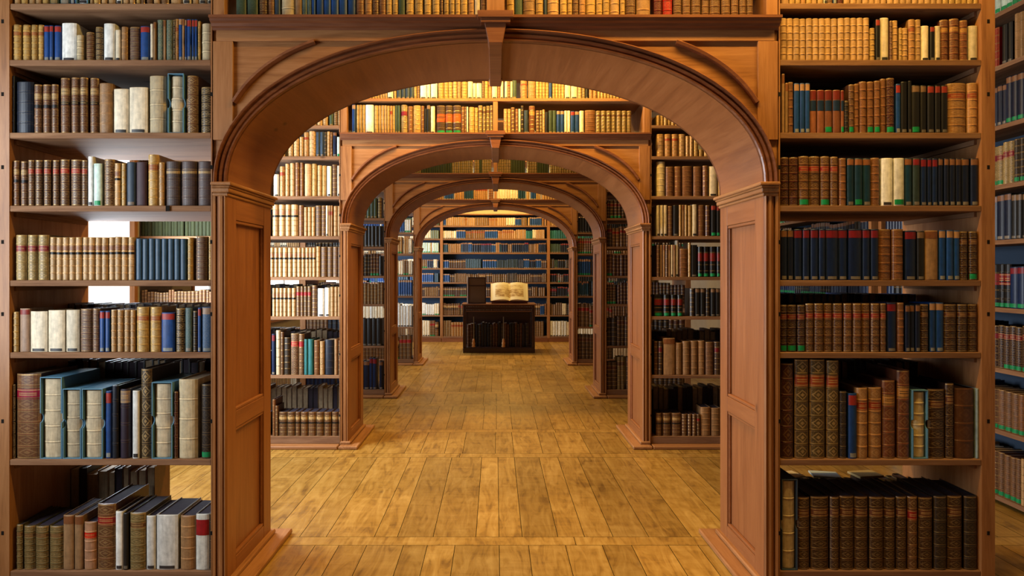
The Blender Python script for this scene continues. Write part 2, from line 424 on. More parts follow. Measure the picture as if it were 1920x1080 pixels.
        # moulded front and back edge
        pf = [(0.0, 0.02), (0.0, -0.002), (0.005, -0.008), (0.010, -0.002), (0.011, 0.012), (0.016, 0.012), (0.018, -0.004), (0.030, -0.006), (0.034, -0.002), (0.035, 0.014), (0.050, 0.014), (0.052, -0.002), (0.064, -0.004), (0.064, 0.02)]
        for yy, sg in ((0, 1), (T, -1)):
            path = [((s * (HW + 0.002), yy, 0.02), (s, 0, 0), (0, sg, 0)), ((s * (HW + 0.002), yy, ZI - 0.06), (s, 0, 0), (0, sg, 0))]
            MB().sweep(path, pf).obj('edge_moulding', W_Z, p, recalc=True)
        # impost
        b = MB()
        for z0, z1, e in ((ZI - 0.062, ZI - 0.046, 0.008), (ZI - 0.046, ZI - 0.024, 0.016), (ZI - 0.024, ZI - 0.014, 0.022), (ZI - 0.014, ZI + 0.002, 0.030)):
            bx(HW - e, HW + 0.066, -e, T + e, z0, z1)
        b.obj('impost', W_Y, r, bevel=0.004)
        # stepped plinth
        b = MB(); bx(HW - 0.095, HW + 0.066, -0.085, T + 0.085, 0.001, 0.028); bx(HW - 0.022, HW + 0.066, -0.02, T + 0.02, 0.028, 0.052)
        b.obj('plinth', W_Y, r, bevel=0.006)
for k, (a, b_) in enumerate(STACKS): build_arch(k, a, b_)

# ------------------------------------------------------------------ bookcases
def painted_holes(b, x, y, zs):
    for z in zs: b.box(x - 0.006, x + 0.006, y - 0.0008, y + 0.001, z, z + 0.018, 1)  # each peg hole is a raised near-black box, its inner shade painted on
def build_case(name, label, x0, x1, Y0, Y1, shelves, group, outer, post=0.062, top=3.3, mat=None):
    """an open bookcase between x0 and x1, seen from the front, with its uprights and shelves"""
    lo, hi = min(x0, x1), max(x0, x1)
    r = thing(name, label, 'bookcase', ((lo + hi) / 2, Y0, 0), group=group)
    cx = (lo + hi) / 2; T = Y1 - Y0
    def up(xa, xb):
        b = MB(); b.box(xa - cx, xb - cx, 0, T, 0.0, top)
        xm = (xa + xb) / 2 - cx
        painted_holes(b, xm, 0, [z + 0.17 for z in shelves]); b.obj('upright', [W_Z, DARK], r, bevel=0.0)
    if outer < 0: up(lo - post, lo); up(hi, hi + 0.005)
    elif outer > 0: up(hi, hi + post); up(lo - 0.005, lo)
    for z in shelves:
        if z < 0.2:
            MB().box(lo - cx, hi - cx, 0.004, T - 0.004, 0.03, z).obj('base_shelf', S_X, r, bevel=0.002)
        else:
            MB().box(lo - cx + 0.001, hi - cx - 0.001, U(0.0, 0.004), T - 0.002, z - 0.027, z).obj('shelf', S_X, r, bevel=0.002)
            for xx in (lo - cx + 0.0015, hi - cx - 0.0135):
                MB().box(xx, xx + 0.012, 0.03, T - 0.03, z - 0.05, z - 0.0275).obj('shelf_bearer', S_Y, r)
    MB().box(lo - cx - (post if outer < 0 else 0), hi - cx + (post if outer > 0 else 0), -0.085, T + 0.085, 0.001, 0.028).obj('plinth', W_X, r, bevel=0.005)
    MB().box(lo - cx, hi - cx, 0, T, top, top + 0.03).obj('top_board', W_X, r)
    return r
CG = 'double sided bookcases flanking the archways'
STACK_UP = SHELVES + [3.03]
for k, (a, b_) in enumerate(STACKS):
    for s, sd in ((-1, 'left'), (1, 'right')):
        build_case('bookcase', 'tall open pine bookcase on the %s of the %s archway' % (sd, ORD[k]), s * XI, s * XO, a, b_, STACK_UP, CG, s)
    if k > 0:
        build_case('bookcase', 'narrow pine bookcase between window wall and %s archway bookcase' % ORD[k], -XO - 0.064, -3.03, a, b_, STACK_UP, CG, 0)
# shelves above the arches
def over(k, Y0, Y1):
    T = Y1 - Y0
    r = thing('overhead_bookcase', 'open book shelves above the %s archway cornice' % ORD[k], 'bookcase', (0, Y0, ZC), group='book shelves above the archways')
    for xa, xb in ((-1.315, -1.262), (1.262, 1.315)):
        MB().box(xa, xb, 0.0, T, 0.002, 3.3 - ZC).obj('upright', W_Z, r, bevel=0.002)
    MB().box(-0.042 if k == 0 else -0.02, 0.042 if k == 0 else 0.02, 0.0, T, 0.012, 0.273).obj('divider', W_Z, r, bevel=0.002)
    MB().box(-1.26, 1.26, -0.002, T, 0.275, 0.30).obj('shelf', W_X, r, bevel=0.002)
    MB().box(-1.26, 1.26, 0.003, T, 0.61, 0.635).obj('top_board', W_X, r, bevel=0.002)
for k, (a, b_) in enumerate(STACKS): over(k, a, b_)
# the bookcases along the back wall
BSH = [0.12, 0.575, 0.98, 1.28, 1.585, 1.92, 2.22, 2.50]
BX = [-3.03, -1.16, 1.14, 3.30]
for i in range(3):
    x0, x1 = BX[i] + 0.03, BX[i + 1] - 0.03
    r = thing('bookcase', ['end wall bookcase on the window side, reaching the corner', 'wide end wall bookcase behind the dark display table', 'end wall bookcase on the side away from the windows'][i], 'bookcase', ((x0 + x1) / 2, BACKY, 0), group='bookcases along the end wall')
    h = (x1 - x0) / 2; T = 0.32
    for sx in (-1, 1):
        xa, xb = sorted((sx * h, sx * (h + 0.03 if not (i == 0 and sx < 0) else h + 0.02))); xb -= 0.0005; xa += 0.0005
        MB().box(xa, xb, 0, T, 0, 2.725).obj('upright', W_Z, r)
    for z in BSH: MB().box(-h, h, 0.004, T - 0.015, z - 0.03, z).obj('shelf', S_X, r)
    MB().box(-h, h, T - 0.013, T, 0.1, 2.725).obj('back_board', BLUE_BACK, r)
    MB().box(-h - 0.02, h + 0.02, -0.02, T, 2.725, 2.75).obj('top_board', MO, r)
    MB().box(-h - 0.02, h + 0.02, -0.012, 0.003, 0.001, 0.088).obj('plinth', MO, r)
# wall bookcases on the right, facing the aisle
WSH = [0.06, 0.483, 0.875, 1.26, 1.69, 2.04, 2.42, 2.80, 3.14]
WALLC = [(3.35, 5.35), (5.45, 7.55)]
for i, (y0, y1) in enumerate(WALLC):
    r = thing('bookcase', ['wall bookcase facing the far aisle beside the nearest bookcase', 'wall bookcase facing the far aisle further along'][i], 'bookcase', (3.2, (y0 + y1) / 2, 0), group='wall bookcases along the far aisle')
    h = (y1 - y0) / 2
    for sy in (-1, 1):
        ya, yb = sorted((sy * h, sy * (h - 0.04))); MB().box(0, 0.3, ya, yb, 0, 3.45).obj('upright', W_Z, r)
    for z in WSH: MB().box(0.002, 0.288, -h + 0.041, h - 0.041, z - 0.028, z).obj('shelf', S_Y, r)
    MB().box(0.289, 0.3, -h + 0.041, h - 0.041, 0.04, 3.45).obj('back_board', WALLBACK, r)

# ------------------------------------------------------------------ books
# style: description, spine tint, raised bands, gilt, ornament, rough, labels, page tint
VEL = (0.66, 0.58, 0.44); TAN = (0.46, 0.30, 0.155); GOLD = (0.44, 0.29, 0.10); BRN = (0.165, 0.082, 0.046); COG = (0.23, 0.105, 0.045)
RED = (0.38, 0.028, 0.02); ORG = (0.42, 0.10, 0.02); BLK = (0.016, 0.014, 0.013); NVY = (0.010, 0.022, 0.060); BLU = (0.016, 0.085, 0.25)
PG = (0.36, 0.27, 0.17); PGD = (0.055, 0.035, 0.05); LT = (0.50, 0.35, 0.17); GRN = (0.0, 0.33, 0.13); TEA = (0.014, 0.065, 0.10)
ST = {
 'tan': ('tan leather book with raised bands', TAN, 5, .8, .35, .45, [], PG),
 'tanr': ('tan leather book with red label', (0.38, 0.21, 0.085), 5, .8, .4, .45, [('c', 1, (0.33, 0.07, 0.02))], PG),
 'tanp': ('plain tan cloth book', (0.36, 0.23, 0.12), 0, 0, 0, .6, [('v', .84, .98, (0.27, 0.12, 0.05))], PG),
 'tanb': ('pale brown calf book with bands', (0.34, 0.205, 0.10), 4, .4, .15, .5, [], PG),
 'tblk': ('tan leather book with black label', (0.52, 0.36, 0.20), 5, .6, .35, .42, [('c', 1, (0.46, 0.27, 0.17)), ('v', .60, .66, (0.02, 0.016, 0.014))], PG),
 'gold': ('gilt tooled tan book', GOLD, 5, 1, .75, .4, [], PG),
 'goldr': ('gilt tooled book with orange label', GOLD, 5, 1, .8, .4, [('c', 1, (0.40, 0.14, 0.04))], PG),
 'olr': ('olive gilt book with crimson label', (0.30, 0.23, 0.11), 4, .9, .75, .45, [('c', 1, (0.26, 0.02, 0.045))], PGD),
 'olv': ('olive brown gilt banded book', (0.17, 0.13, 0.055), 6, 1, .6, .45, [('c', 1, (0.17, 0.085, 0.035))], PGD),
 'olo': ('olive gilt folio with orange label', (0.13, 0.09, 0.038), 6, 1, .7, .4, [('c', 1, (0.32, 0.085, 0.025))], PGD),
 'brn': ('brown leather book with gilt bands', BRN, 6, .9, .3, .4, [], PG),
 'brno': ('brown leather book with gilt ornament', (0.16, 0.085, 0.045), 5, .8, .7, .4, [], PG),
 'brnt': ('brown leather book with tan label', BRN, 5, .8, .25, .4, [('c', 1, LT), ('v', .50, .58, (0.03, 0.02, 0.015))], PGD),
 'brnr': ('brown leather book with red label', (0.14, 0.075, 0.05), 5, .9, .45, .4, [('c', 1, (0.38, 0.03, 0.035))], PG),
 'bgr': ('grey brown leather book with bands', (0.165, 0.10, 0.075), 6, .7, .3, .5, [], PG),
 'bgt': ('grey brown leather book with tan label', (0.105, 0.068, 0.06), 4, .3, .05, .5, [('v', .72, .82, LT)], PG),
 'gbr': ('pale brown book with red title band', (0.38, 0.26, 0.18), 0, 0, .1, .5, [('v', .86, .97, (0.30, 0.06, 0.045))], PG),
 'cog': ('reddish brown leather book', COG, 5, .7, .2, .4, [], PG),
 'cogr': ('reddish brown book with red label', (0.15, 0.07, 0.032), 5, 1, .4, .38, [('c', 1, (0.33, 0.03, 0.02))], PGD),
 'cogt': ('reddish brown book with tan label', (0.20, 0.075, 0.035), 5, .8, .25, .38, [('c', 1, (0.48, 0.27, 0.09))], PG),
 'cogd': ('dark brown leather book with bands', (0.062, 0.027, 0.014), 6, .8, .3, .4, [('c', 1, (0.16, 0.065, 0.028))], PGD),
 'cogp': ('plain dark brown calf folio', (0.15, 0.065, 0.026), 3, .3, .05, .4, [], PG),
 'big': ('huge brown folio with crimson label', (0.20, 0.095, 0.045), 6, 1, .25, .35, [('v', .70, .82, (0.30, 0.012, 0.04))], PG),
 'olg': ('olive green cloth book', (0.05, 0.06, 0.014), 0, 0, 0, .8, [], PG),
 'drk': ('black leather book with bands', (0.04, 0.03, 0.026), 5, .6, .1, .4, [], PGD),
 'drko': ('dark book with gilt scroll ornament', (0.07, 0.05, 0.032), 5, .8, .8, .4, [], PG),
 'mar': ('maroon leather book', (0.085, 0.022, 0.018), 5, .8, .25, .38, [], PG),
 'marr': ('maroon leather book with crimson label', (0.05, 0.018, 0.02), 5, .8, .3, .38, [('c', 1, (0.22, 0.018, 0.025))], PGD),
 'plum': ('plum cloth book with mottled foot', (0.085, 0.04, 0.048), 0, 0, 0, .6, [], PG),
 'vlt': ('violet black book with tan label', (0.04, 0.025, 0.042), 3, .3, 0, .45, [('v', .80, .98, (0.30, 0.22, 0.16))], PG),
 'vel': ('cream vellum book', VEL, 0, 0, 0, .5, [('v', .02, .065, (0.06, 0.055, 0.05))], PG),
 'velp': ('cream parchment book with raised bands', (0.50, 0.42, 0.29), 4, 0, 0, .55, [], PG),
 'velb': ('cream banded vellum book', (0.6, 0.5, 0.3), 5, .3, .1, .55, [], PG),
 'velm': ('stained cream parchment book', (0.50, 0.42, 0.28), 3, 0, .25, .6, [], PG),
 'wht': ('white paper covered book', (0.74, 0.73, 0.68), 0, 0, 0, .55, [('v', .02, .06, (0.07, 0.06, 0.06))], PG),
 'whr': ('white book with large red label', (0.66, 0.66, 0.60), 0, 0, .1, .55, [('v', .62, .90, (0.36, 0.008, 0.02))], PGD),
 'wgr': ('pale grey green book', (0.52, 0.62, 0.55), 0, 0, 0, .55, [('v', .02, .14, GRN)], PG),
 'ora': ('pale brown book with scarlet label', (0.40, 0.24, 0.15), 4, .7, .05, .5, [('v', .66, .80, (0.60, 0.025, 0.01))], PG),
 'blur': ('blue cloth book with red title band', BLU, 0, 0, 0, .45, [('v', .82, .97, (0.36, 0.05, 0.035)), ('v', .02, .08, (0.3, 0.3, 0.27))], PG),
 'blut': ('blue cloth book with tan title band', BLU, 0, 0, 0, .45, [('v', .85, .98, (0.42, 0.26, 0.14)), ('v', .02, .07, (0.3, 0.3, 0.27))], PG),
 'stl': ('steel blue paper covered book', (0.05, 0.10, 0.15), 0, 0, 0, .4, [], PG),
 'blup': ('slate blue cloth book', (0.045, 0.075, 0.11), 0, 0, 0, .5, [('v', .02, .07, (0.25, 0.2, 0.15))], PG),
 'blg': ('blue grey book with tan top', (0.05, 0.11, 0.19), 0, 0, .1, .5, [('v', .84, .98, (0.36, 0.25, 0.17)), ('v', .02, .07, (0.25, 0.25, 0.22))], PG),
 'nvy': ('dark navy leather book', (0.022, 0.03, 0.048), 4, .2, 0, .4, [], PG),
 'navr': ('navy cloth book with crimson title band', (0.010, 0.034, 0.10), 0, 0, 0, .42, [('v', .83, .97, (0.25, 0.02, 0.03)), ('v', .02, .06, (0.25, 0.22, 0.18))], PG),
 'navt': ('navy cloth book with tan title band', NVY, 0, 0, 0, .42, [('v', .86, .98, (0.27, 0.14, 0.07)), ('v', .02, .07, (0.25, 0.22, 0.18))], PG),
 'telt': ('dark teal cloth book with tan title band', TEA, 0, 0, 0, .42, [('v', .86, .98, (0.33, 0.15, 0.06)), ('v', .02, .07, (0.25, 0.22, 0.18))], PG),
 'tlr': ('grey green cloth book with red title band', (0.06, 0.09, 0.08), 0, 0, 0, .42, [('v', .86, .98, (0.28, 0.03, 0.03)), ('v', .02, .07, (0.25, 0.22, 0.18))], PG),
 'tlg': ('grey teal marbled book', (0.10, 0.17, 0.17), 0, 0, .15, .5, [('v', .02, .07, (0.3, 0.26, 0.2))], PG),
 'teal': ('teal cloth book', (0.04, 0.19, 0.19), 0, 0, 0, .5, [], PG),
 'grn': ('dark green cloth book', (0.06, 0.10, 0.06), 0, 0, .05, .5, [('v', .02, .08, (0.3, 0.22, 0.1))], PG),
 'mot': ('green and tan marbled book', (0.13, 0.19, 0.15), 0, 0, .4, .5, [], PG),
 'blk': ('black cloth book', BLK, 0, 0, 0, .45, [('v', .02, .06, (0.2, 0.17, 0.13))], PG),
 'blkr': ('black cloth book with red title band', BLK, 0, 0, 0, .45, [('v', .85, .98, (0.30, 0.05, 0.025)), ('v', .02, .06, (0.2, 0.17, 0.13))], PG),
 'blkt': ('black cloth book with tan title band', (0.02, 0.018, 0.014), 0, 0, 0, .45, [('v', .86, .98, (0.25, 0.16, 0.09)), ('v', .02, .06, (0.2, 0.17, 0.13))], PG),
 'bkrd': ('black folio with broad red label', BLK, 4, .5, 0, .4, [('v', .52, .78, (0.27, 0.02, 0.014))], PGD),
 'orgl': ('brown book with broad orange label', (0.09, 0.05, 0.03), 4, .7, .1, .4, [('v', .42, .70, (0.62, 0.13, 0.01))], PG),
 'rbr': ('brown book with blue centre label', (0.28, 0.12, 0.06), 0, 0, .05, .4, [('v', .52, .76, (0.012, 0.045, 0.10)), ('v', .78, .98, (0.22, 0.035, 0.02))], PG),
 'red': ('scarlet leather book', (0.32, 0.01, 0.015), 4, .6, .15, .4, [], PG),
 'mrp': ('dark maroon book', (0.13, 0.015, 0.02), 4, .6, .15, .4, [], PG),
 'lbl': ('pale blue paper folder', (0.36, 0.45, 0.48), 0, 0, 0, .5, [], (0.3, 0.36, 0.4)),
}
GILT = (0.50, 0.35, 0.16)

def book_geo(w, h, d, key, lod, sticker, rnd, mb_c, mb_p, mb_l, mb_s, tr=None, darkp=False):
    desc, tint, nb, gilt, orn, rough, labels, pg = ST[key]
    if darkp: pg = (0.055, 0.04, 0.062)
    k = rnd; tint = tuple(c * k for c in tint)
    leather = nb > 0
    B = min(0.30 * w, 0.014) if leather else min(0.20 * w, 0.008)
    seg = (8, 4, 3)[lod]
    tr = tr or (lambda p: p)
    us = [-1 + 2 * i / seg for i in range(seg + 1)]
    def arc(u, off): return (u * w / 2 * (1 if abs(u) < 1 else 1), B * u * u * (0.55 + 0.45 * u * u) - off * (1 - 0.5 * u * u))
    rings = [(0.0, 0, None)]
    comps = nb + 1
    zb = [h * (i + 1) / comps for i in range(nb)]
    gt = tuple(a * (1 - gilt) + b * gilt for a, b in zip(tint, GILT))
    if gilt == 0: gt = tuple(c * 0.55 for c in tint)
    body = (tint, (orn, 0, rough)); g_ = (gt, (0, gilt, 0.35)); hl = (tuple(c * 1.25 for c in tint), (0, 0, rough))
    # rings: (z, bump, style of the strip ABOVE, v coordinate)
    rr = [(0.0, -0.0015, body, 0.0)]
    rr.append((min(0.004, h * .02), 0, g_ if (gilt > .5 and lod < 2) else body, 0.03))
    if gilt > .5 and lod < 2: rr.append((0.007, 0, body, 0.05))
    for i, z in enumerate(zb):
        v = i + 1
        if lod == 0:
            bu = 0.0022
            rr += [(z - .0062, 0, g_, v - .06), (z - .0048, 0, body, v - .04), (z - .0034, 0, hl, v), (z - .0022, bu, hl, v), (z + .0022, bu, hl, v), (z + .0034, 0, body, v + .04), (z + .0048, 0, g_, v + .04), (z + .0062, 0, body, v + .06)]
        elif lod == 1:
            rr += [(z - .004, 0, g_, v - .04), (z - .0012, .001, (tuple(c * .5 for c in tint), (0, 0, rough)), v), (z + .0012, .001, g_, v), (z + .004, 0, body, v + .04)]
        else:
            rr += [(z - .004, 0, g_, v - .04), (z + .004, 0, body, v + .04)]
    if nb == 0 and orn > 0:
        m_ = max(2, int(h / 0.05))
    if gilt > .5 and lod < 2: rr.append((h - .007, 0, g_, comps - .05))
    rr.append((h - .003, 0, body, comps - .03)); rr.append((h, -0.002, body, comps))
    rr.sort(key=lambda a: a[0])
    base = len(mb_c.v); n = seg + 1
    for z, bu, s_, v in rr:
        for u in us:
            x, y = arc(u, bu); mb_c.v.append(tr((x, y, z)))
    vs = [(r_[3] if nb else r_[0] / 0.05) for r_ in rr]
    for i in range(len(rr) - 1):
        t_, d_ = rr[i][2]
        for j in range(seg):
            mb_c.face((base + i * n + j, base + i * n + j + 1, base + (i + 1) * n + j + 1, base + (i + 1) * n + j), t_, d_, [(us[j], vs[i]), (us[j + 1], vs[i]), (us[j + 1], vs[i + 1]), (us[j], vs[i + 1])])
    # head of the spine
    e = base + (len(rr) - 1) * n
    dk = tuple(c * 0.8 for c in tint)
    mb_c.face(tuple(e + j for j in range(n)), dk, (0, 0, rough))
    # boards
    y0 = B; t = 0.0028
    bt = tuple(c * 0.8 for c in tint)
    for sx in (-1, 1):
        x0, x1 = sorted((sx * w / 2, sx * (w / 2 - t))); k0 = len(mb_c.v)
        mb_c.box(x0, x1, y0, d, 0, h, t=bt, d=(0, 0, rough)); mb_c.v[k0:] = [tr(p) for p in mb_c.v[k0:]]
    ins = 0.004 if h < 0.3 else 0.006
    k0 = len(mb_p.v)
    mb_p.box(-w / 2 + t, w / 2 - t, y0 * 0.9 + .001, d - 0.005, 0.003, h - ins, t=pg, d=(0, 0, .8)); mb_p.v[k0:] = [tr(p) for p in mb_p.v[k0:]]
    def patch(mb, z0, z1, tn, half=0.985, off=0.0007, dd=(0, 0, .45), lines=False):
        b0 = len(mb.v); uu = [u * half for u in us]
        zs = [z0, z1]
        if lines and lod == 0 and z1 - z0 > 0.012:
            L = z1 - z0
            zs = [z0, z0 + L * .07, z0 + L * .13, z0 + L * .38, z0 + L * .44, z0 + L * .56, z0 + L * .62, z0 + L * .87, z0 + L * .93, z1]
        for z in zs:
            for u in uu:
                x, y = arc(u, off); mb.v.append(tr((x, y, z)))
        for i in range(len(zs) - 1):
            c = tn
            if lines and len(zs) > 2 and i in (1, 3, 5, 7): c = GILT if sum(tn) < 0.75 else (0.05, 0.03, 0.02)
            for j in range(seg):
                if i in (3, 5) and len(zs) > 2 and (j == 0 or j == seg - 1): cc = tn
                else: cc = c
                mb.face((b0 + i * n + j, b0 + i * n + j + 1, b0 + (i + 1) * n + j + 1, b0 + (i + 1) * n + j), cc, dd)
    many = isinstance(mb_l, list)
    for L in labels:
        if many and not (L[0] == 'v' and L[1] < 0.1): mb_l.append(MB())
        ml_ = mb_l[-1] if many and mb_l else mb_l
        if L[0] == 'c':
            i = comps - 1 - L[1]
            z0 = zb[i - 1] + .0066 if i > 0 else .008
            z1 = zb[i] - .0066
            patch(ml_, z0, z1, L[2], lines=True)
        elif L[1] < 0.1:
            if sticker: continue
            patch(mb_s, h * L[1], h * L[1] + min(.02, h * (L[2] - L[1]) + .004), L[3], 0.72, 0.0009)
        else:
            patch(ml_, h * L[1], h * L[2], L[3], lines=(nb > 0 and h * (L[2] - L[1]) > .02))
    if sticker:
        patch(mb_s, 0.006, 0.030, (0.0, 0.30, 0.115), 0.9, 0.0013, (0, 0, .5))

BOOKS = []   # every book: dict(x, y, z, w, h, d, key, sticker, lean, face, where, n, vis)
ORDW = 'first second third fourth fifth sixth seventh eighth ninth tenth eleventh twelfth thirteenth fourteenth fifteenth sixteenth seventeenth eighteenth nineteenth twentieth'.split()
TENS = {2: 'twenty', 3: 'thirty', 4: 'forty'}
def ordw(i):
    if i <= 20: return ORDW[i - 1]
    t, u = divmod(i, 10)
    return {2: 'twentieth', 3: 'thirtieth', 4: 'fortieth'}[t] if u == 0 else TENS[t] + '-' + ORDW[u - 1]
def add_book(X, Y, z, w, h, d, key, sticker=False, lean=0.0, face=0, where='', n=0, st=0, drop=None, grp=None, slip=False):
    BOOKS.append(dict(X=X, Y=Y, z=z, w=w, h=h, d=d, key=key, sticker=sticker, lean=lean, face=face, where=where, n=n, st=st, grp=grp, slip=slip))
SLIPS = []
def row(spec, z, ox, oy, sc, where, grp, st=0, hdef=None, hmax=0.5, dep=(0.15, 0.19), rev=False, limx=None, start=0):
    """spec: 'style x0-x1[/n][@top][flags]; ...' with x and top read off an enlargement of the photograph"""
    Yf = STACKS[st][0]; s = F / (Yf + 0.014)
    top = None; out = []
    for tok in spec.replace('\n', ' ').split(';'):
        tok = tok.strip()
        if not tok: continue
        q = tok.split(); key = q[0]; rest = q[1]; fl = q[2] if len(q) > 2 else ''
        if '@' in rest: rest, tp = rest.split('@'); top = float(tp)
        n = 1
        if '/' in rest: rest, n_ = rest.split('/'); n = int(n_)
        a, b = (float(v) for v in rest.split('-'))
        for i in range(n):
            xa = ox + (a + (b - a) * i / n) / sc; xb = ox + (a + (b - a) * (i + 1) / n) / sc
            Xa, Xb = (xa - VX) / s, (xb - VX) / s
            h = (hdef if (hdef and top is None) else (EYE + (VY - (oy + top / sc)) / s) - z)
            if hdef and top is None: h = hdef * U(0.93, 1.04)
            h = min(h, hmax) + (U(-.002, .002) if n > 1 else 0)
            out.append([Xa, Xb, h, key, fl])
    out.sort(key=lambda e: e[0])
    N = len(out)
    # keep neighbours apart and inside the bookcase
    for i in range(N):
        if limx: out[i][0] = max(out[i][0], limx[0] + .001); out[i][1] = min(out[i][1], limx[1] - .001)
        if i and out[i][0] < out[i - 1][1] + .0004:
            m = (out[i][0] + out[i - 1][1]) / 2; out[i - 1][1] = m - .0003; out[i][0] = m + .0003
    for i, (Xa, Xb, h, key, fl) in enumerate(out):
        num = (N - i) if rev else (i + 1)
        w = max(0.008, (Xb - Xa) * 0.985 - 0.0012); xc = (Xa + Xb) / 2
        d = max(min(U(*dep) * (1.0 if h < 0.3 else 1.15), 0.30), 0.1)
        slip = 's' in fl
        if slip:
            SLIPS.append(dict(x=xc, y=Yf + .012, z=z, w=w, h=h, d=d + .02, where=where, n=num, dark='d' in fl))
            w -= 0.012; h -= 0.014; zz = z + .004
        else: zz = z
        add_book(xc, Yf + (0.020 if slip else 0.012 + U(0, 0.006)), zz + 0.0006, w, h, d, key, 'g' in fl, 0.0, 0, where, num, st, grp=grp, slip=slip)
    return out
LIMS = {-1: (-XO, -XI), 1: (XI, XO)}
SHN = ['topmost', 'second', 'third', 'fourth', 'fifth', 'sixth', 'seventh', 'bottom']
def zshelf(i): return SHELVES[7 - i]

# --- nearest bookcase, left of the arch
A1 = (0, 0, 3.6); A2 = (0, 270, 3.692); A3 = (0, 530, 3.692); A4 = (0, 800, 3.692)
LROWS = [
 (A1, 'tan 90-130; gold 133-180; tan 185-228; tan 230-270; gold 273-325; grn 330-395; tlg 400-470; blut 475-505; wht 510-595 s; tan 600-625; gold 628-672; tan 675-718; tan 722-775; wht 780-818; tan 822-870; tan 872-908; gold 912-948; brn 950-975; brn 980-1025; tan 1030-1078; brn 1082-1135; tan 1140-1228; vel 1232-1288; tan 1295-1338; vel 1342-1392; vel 1398-1448'),
 (A1, 'goldr 78-135@165; goldr 142-196; goldr 202-245; goldr 249-288; blur 290-328@170; blur 330-356; blur 358-405; wht 408-508@152; velm 511-560@235; brn 572-632@215; drko 636-690@180; wht 697-773@158; vel 776-812@200; tanb 815-858@180; bgr 862-940@178; blur 943-1008@175; vel 1013-1034@160; tanp 1036-1051@150; mot 1055-1099@130; tanp 1101-1116@135; mot 1118-1163@132; drko 1165-1181@130; tanr 1183-1203@128; blut 1205-1231@125; tanp 1233-1241@130; blut 1243-1260; blur 1262-1290@130; blur 1292-1330/2@130; gold 1333-1350@140; velm 1356-1440@158'),
 (A1, 'nvy 70-95@510; nvy 98-215@550; brnt 220-275@568; brnt 278-335; brnt 340-388; brnt 395-462@523; brnt 468-528@520; brnt 531-586; brnt 596-657@523; tanb 659-752@560; vel 760-862@598; vel 868-992@588; velm 1000-1112@510; velp 1132-1242@497 s; brno 1246-1330@508; drko 1348-1437@585'),
 (A2, 'brnt 75-125@113; brnt 130-180@118; brnr 186-230@110; brnr 234-286; brnr 294-347; brnr 355-402; brnr 407-472@106; brnr 476-556; brnr 558-598@110; wht 603-640@85; wgr 645-703@135; brno 710-785@105; tblk 788-829@133; gold 832-869@133; blup 872-936@125; plum 938-1012@123; goldr 1016-1092@73; tan 1094-1132@127; bgt 1138-1242@118; bgt 1247-1357; bgt 1362-1475'),
 (A2, 'olr 97-174@630; olr 178-249; olr 253-330; tblk 335-925/13@645; stl 935-1288/8@655; gold 1293-1331@648; bgr 1345-1426@640; gold 1440-1476@640'),
 (A3, 'gold 68-123@203; gbr 128-197@180; vel 203-322@200; vel 327-443@192; vel 448-542@190; bgr 545-632@182; bgr 635-686@180; blur 688-722@197; blur 724-757; tan 760-799@190; tan 803-847; tan 851-894; tan 897-932; goldr 937-1024@170; goldr 1029-1108; blur 1110-1203@208; drko 1210-1274@178; tlg 1278-1327@175; drk 1330-1366@195; blur 1368-1391@175; blg 1393-1467@170'),
 (A3, 'drko 62-101@705; big 103-274@632; velp 277-431@655 s; velp 433-563@735 s; velp 566-713@735 s; blur 725-766@752; nvy 768-815@715; vlt 820-892@740; wht 913-960@750; drko 965-1042@600; velp 1050-1195@690 s; mar 1197-1226@755; velm 1228-1362@672; drk 1385-1460@705 g'),
 (A4, 'olv 103-147@682; olv 149-230@692; olv 235-326; olv 330-427; tanp 432-506@615; tanp 508-569@620; ora 571-660@665; cogr 662-792@540; wht 795-849@590; blk 850-888@600; olv 890-1003@600; wht 1006-1072@622; wht 1077-1228@615; tanb 1240-1347@622; whr 1352-1445@607; drk 1447-1472@600'),
]
for i, (A, sp) in enumerate(LROWS):
    row(sp, zshelf(i), *A, '%s from left, ' + SHN[i] + ' shelf of left bookcase', 'books on the ' + SHN[i] + ' shelf of the left bookcase', hdef=0.24 if i == 0 else None, limx=LIMS[-1], dep=(0.15, 0.19) if i < 6 else (0.22, 0.26))
B1 = (1400, 0, 3.6); B2 = (1400, 270, 3.692); B3 = (1400, 530, 3.692); B4 = (1400, 800, 3.692)
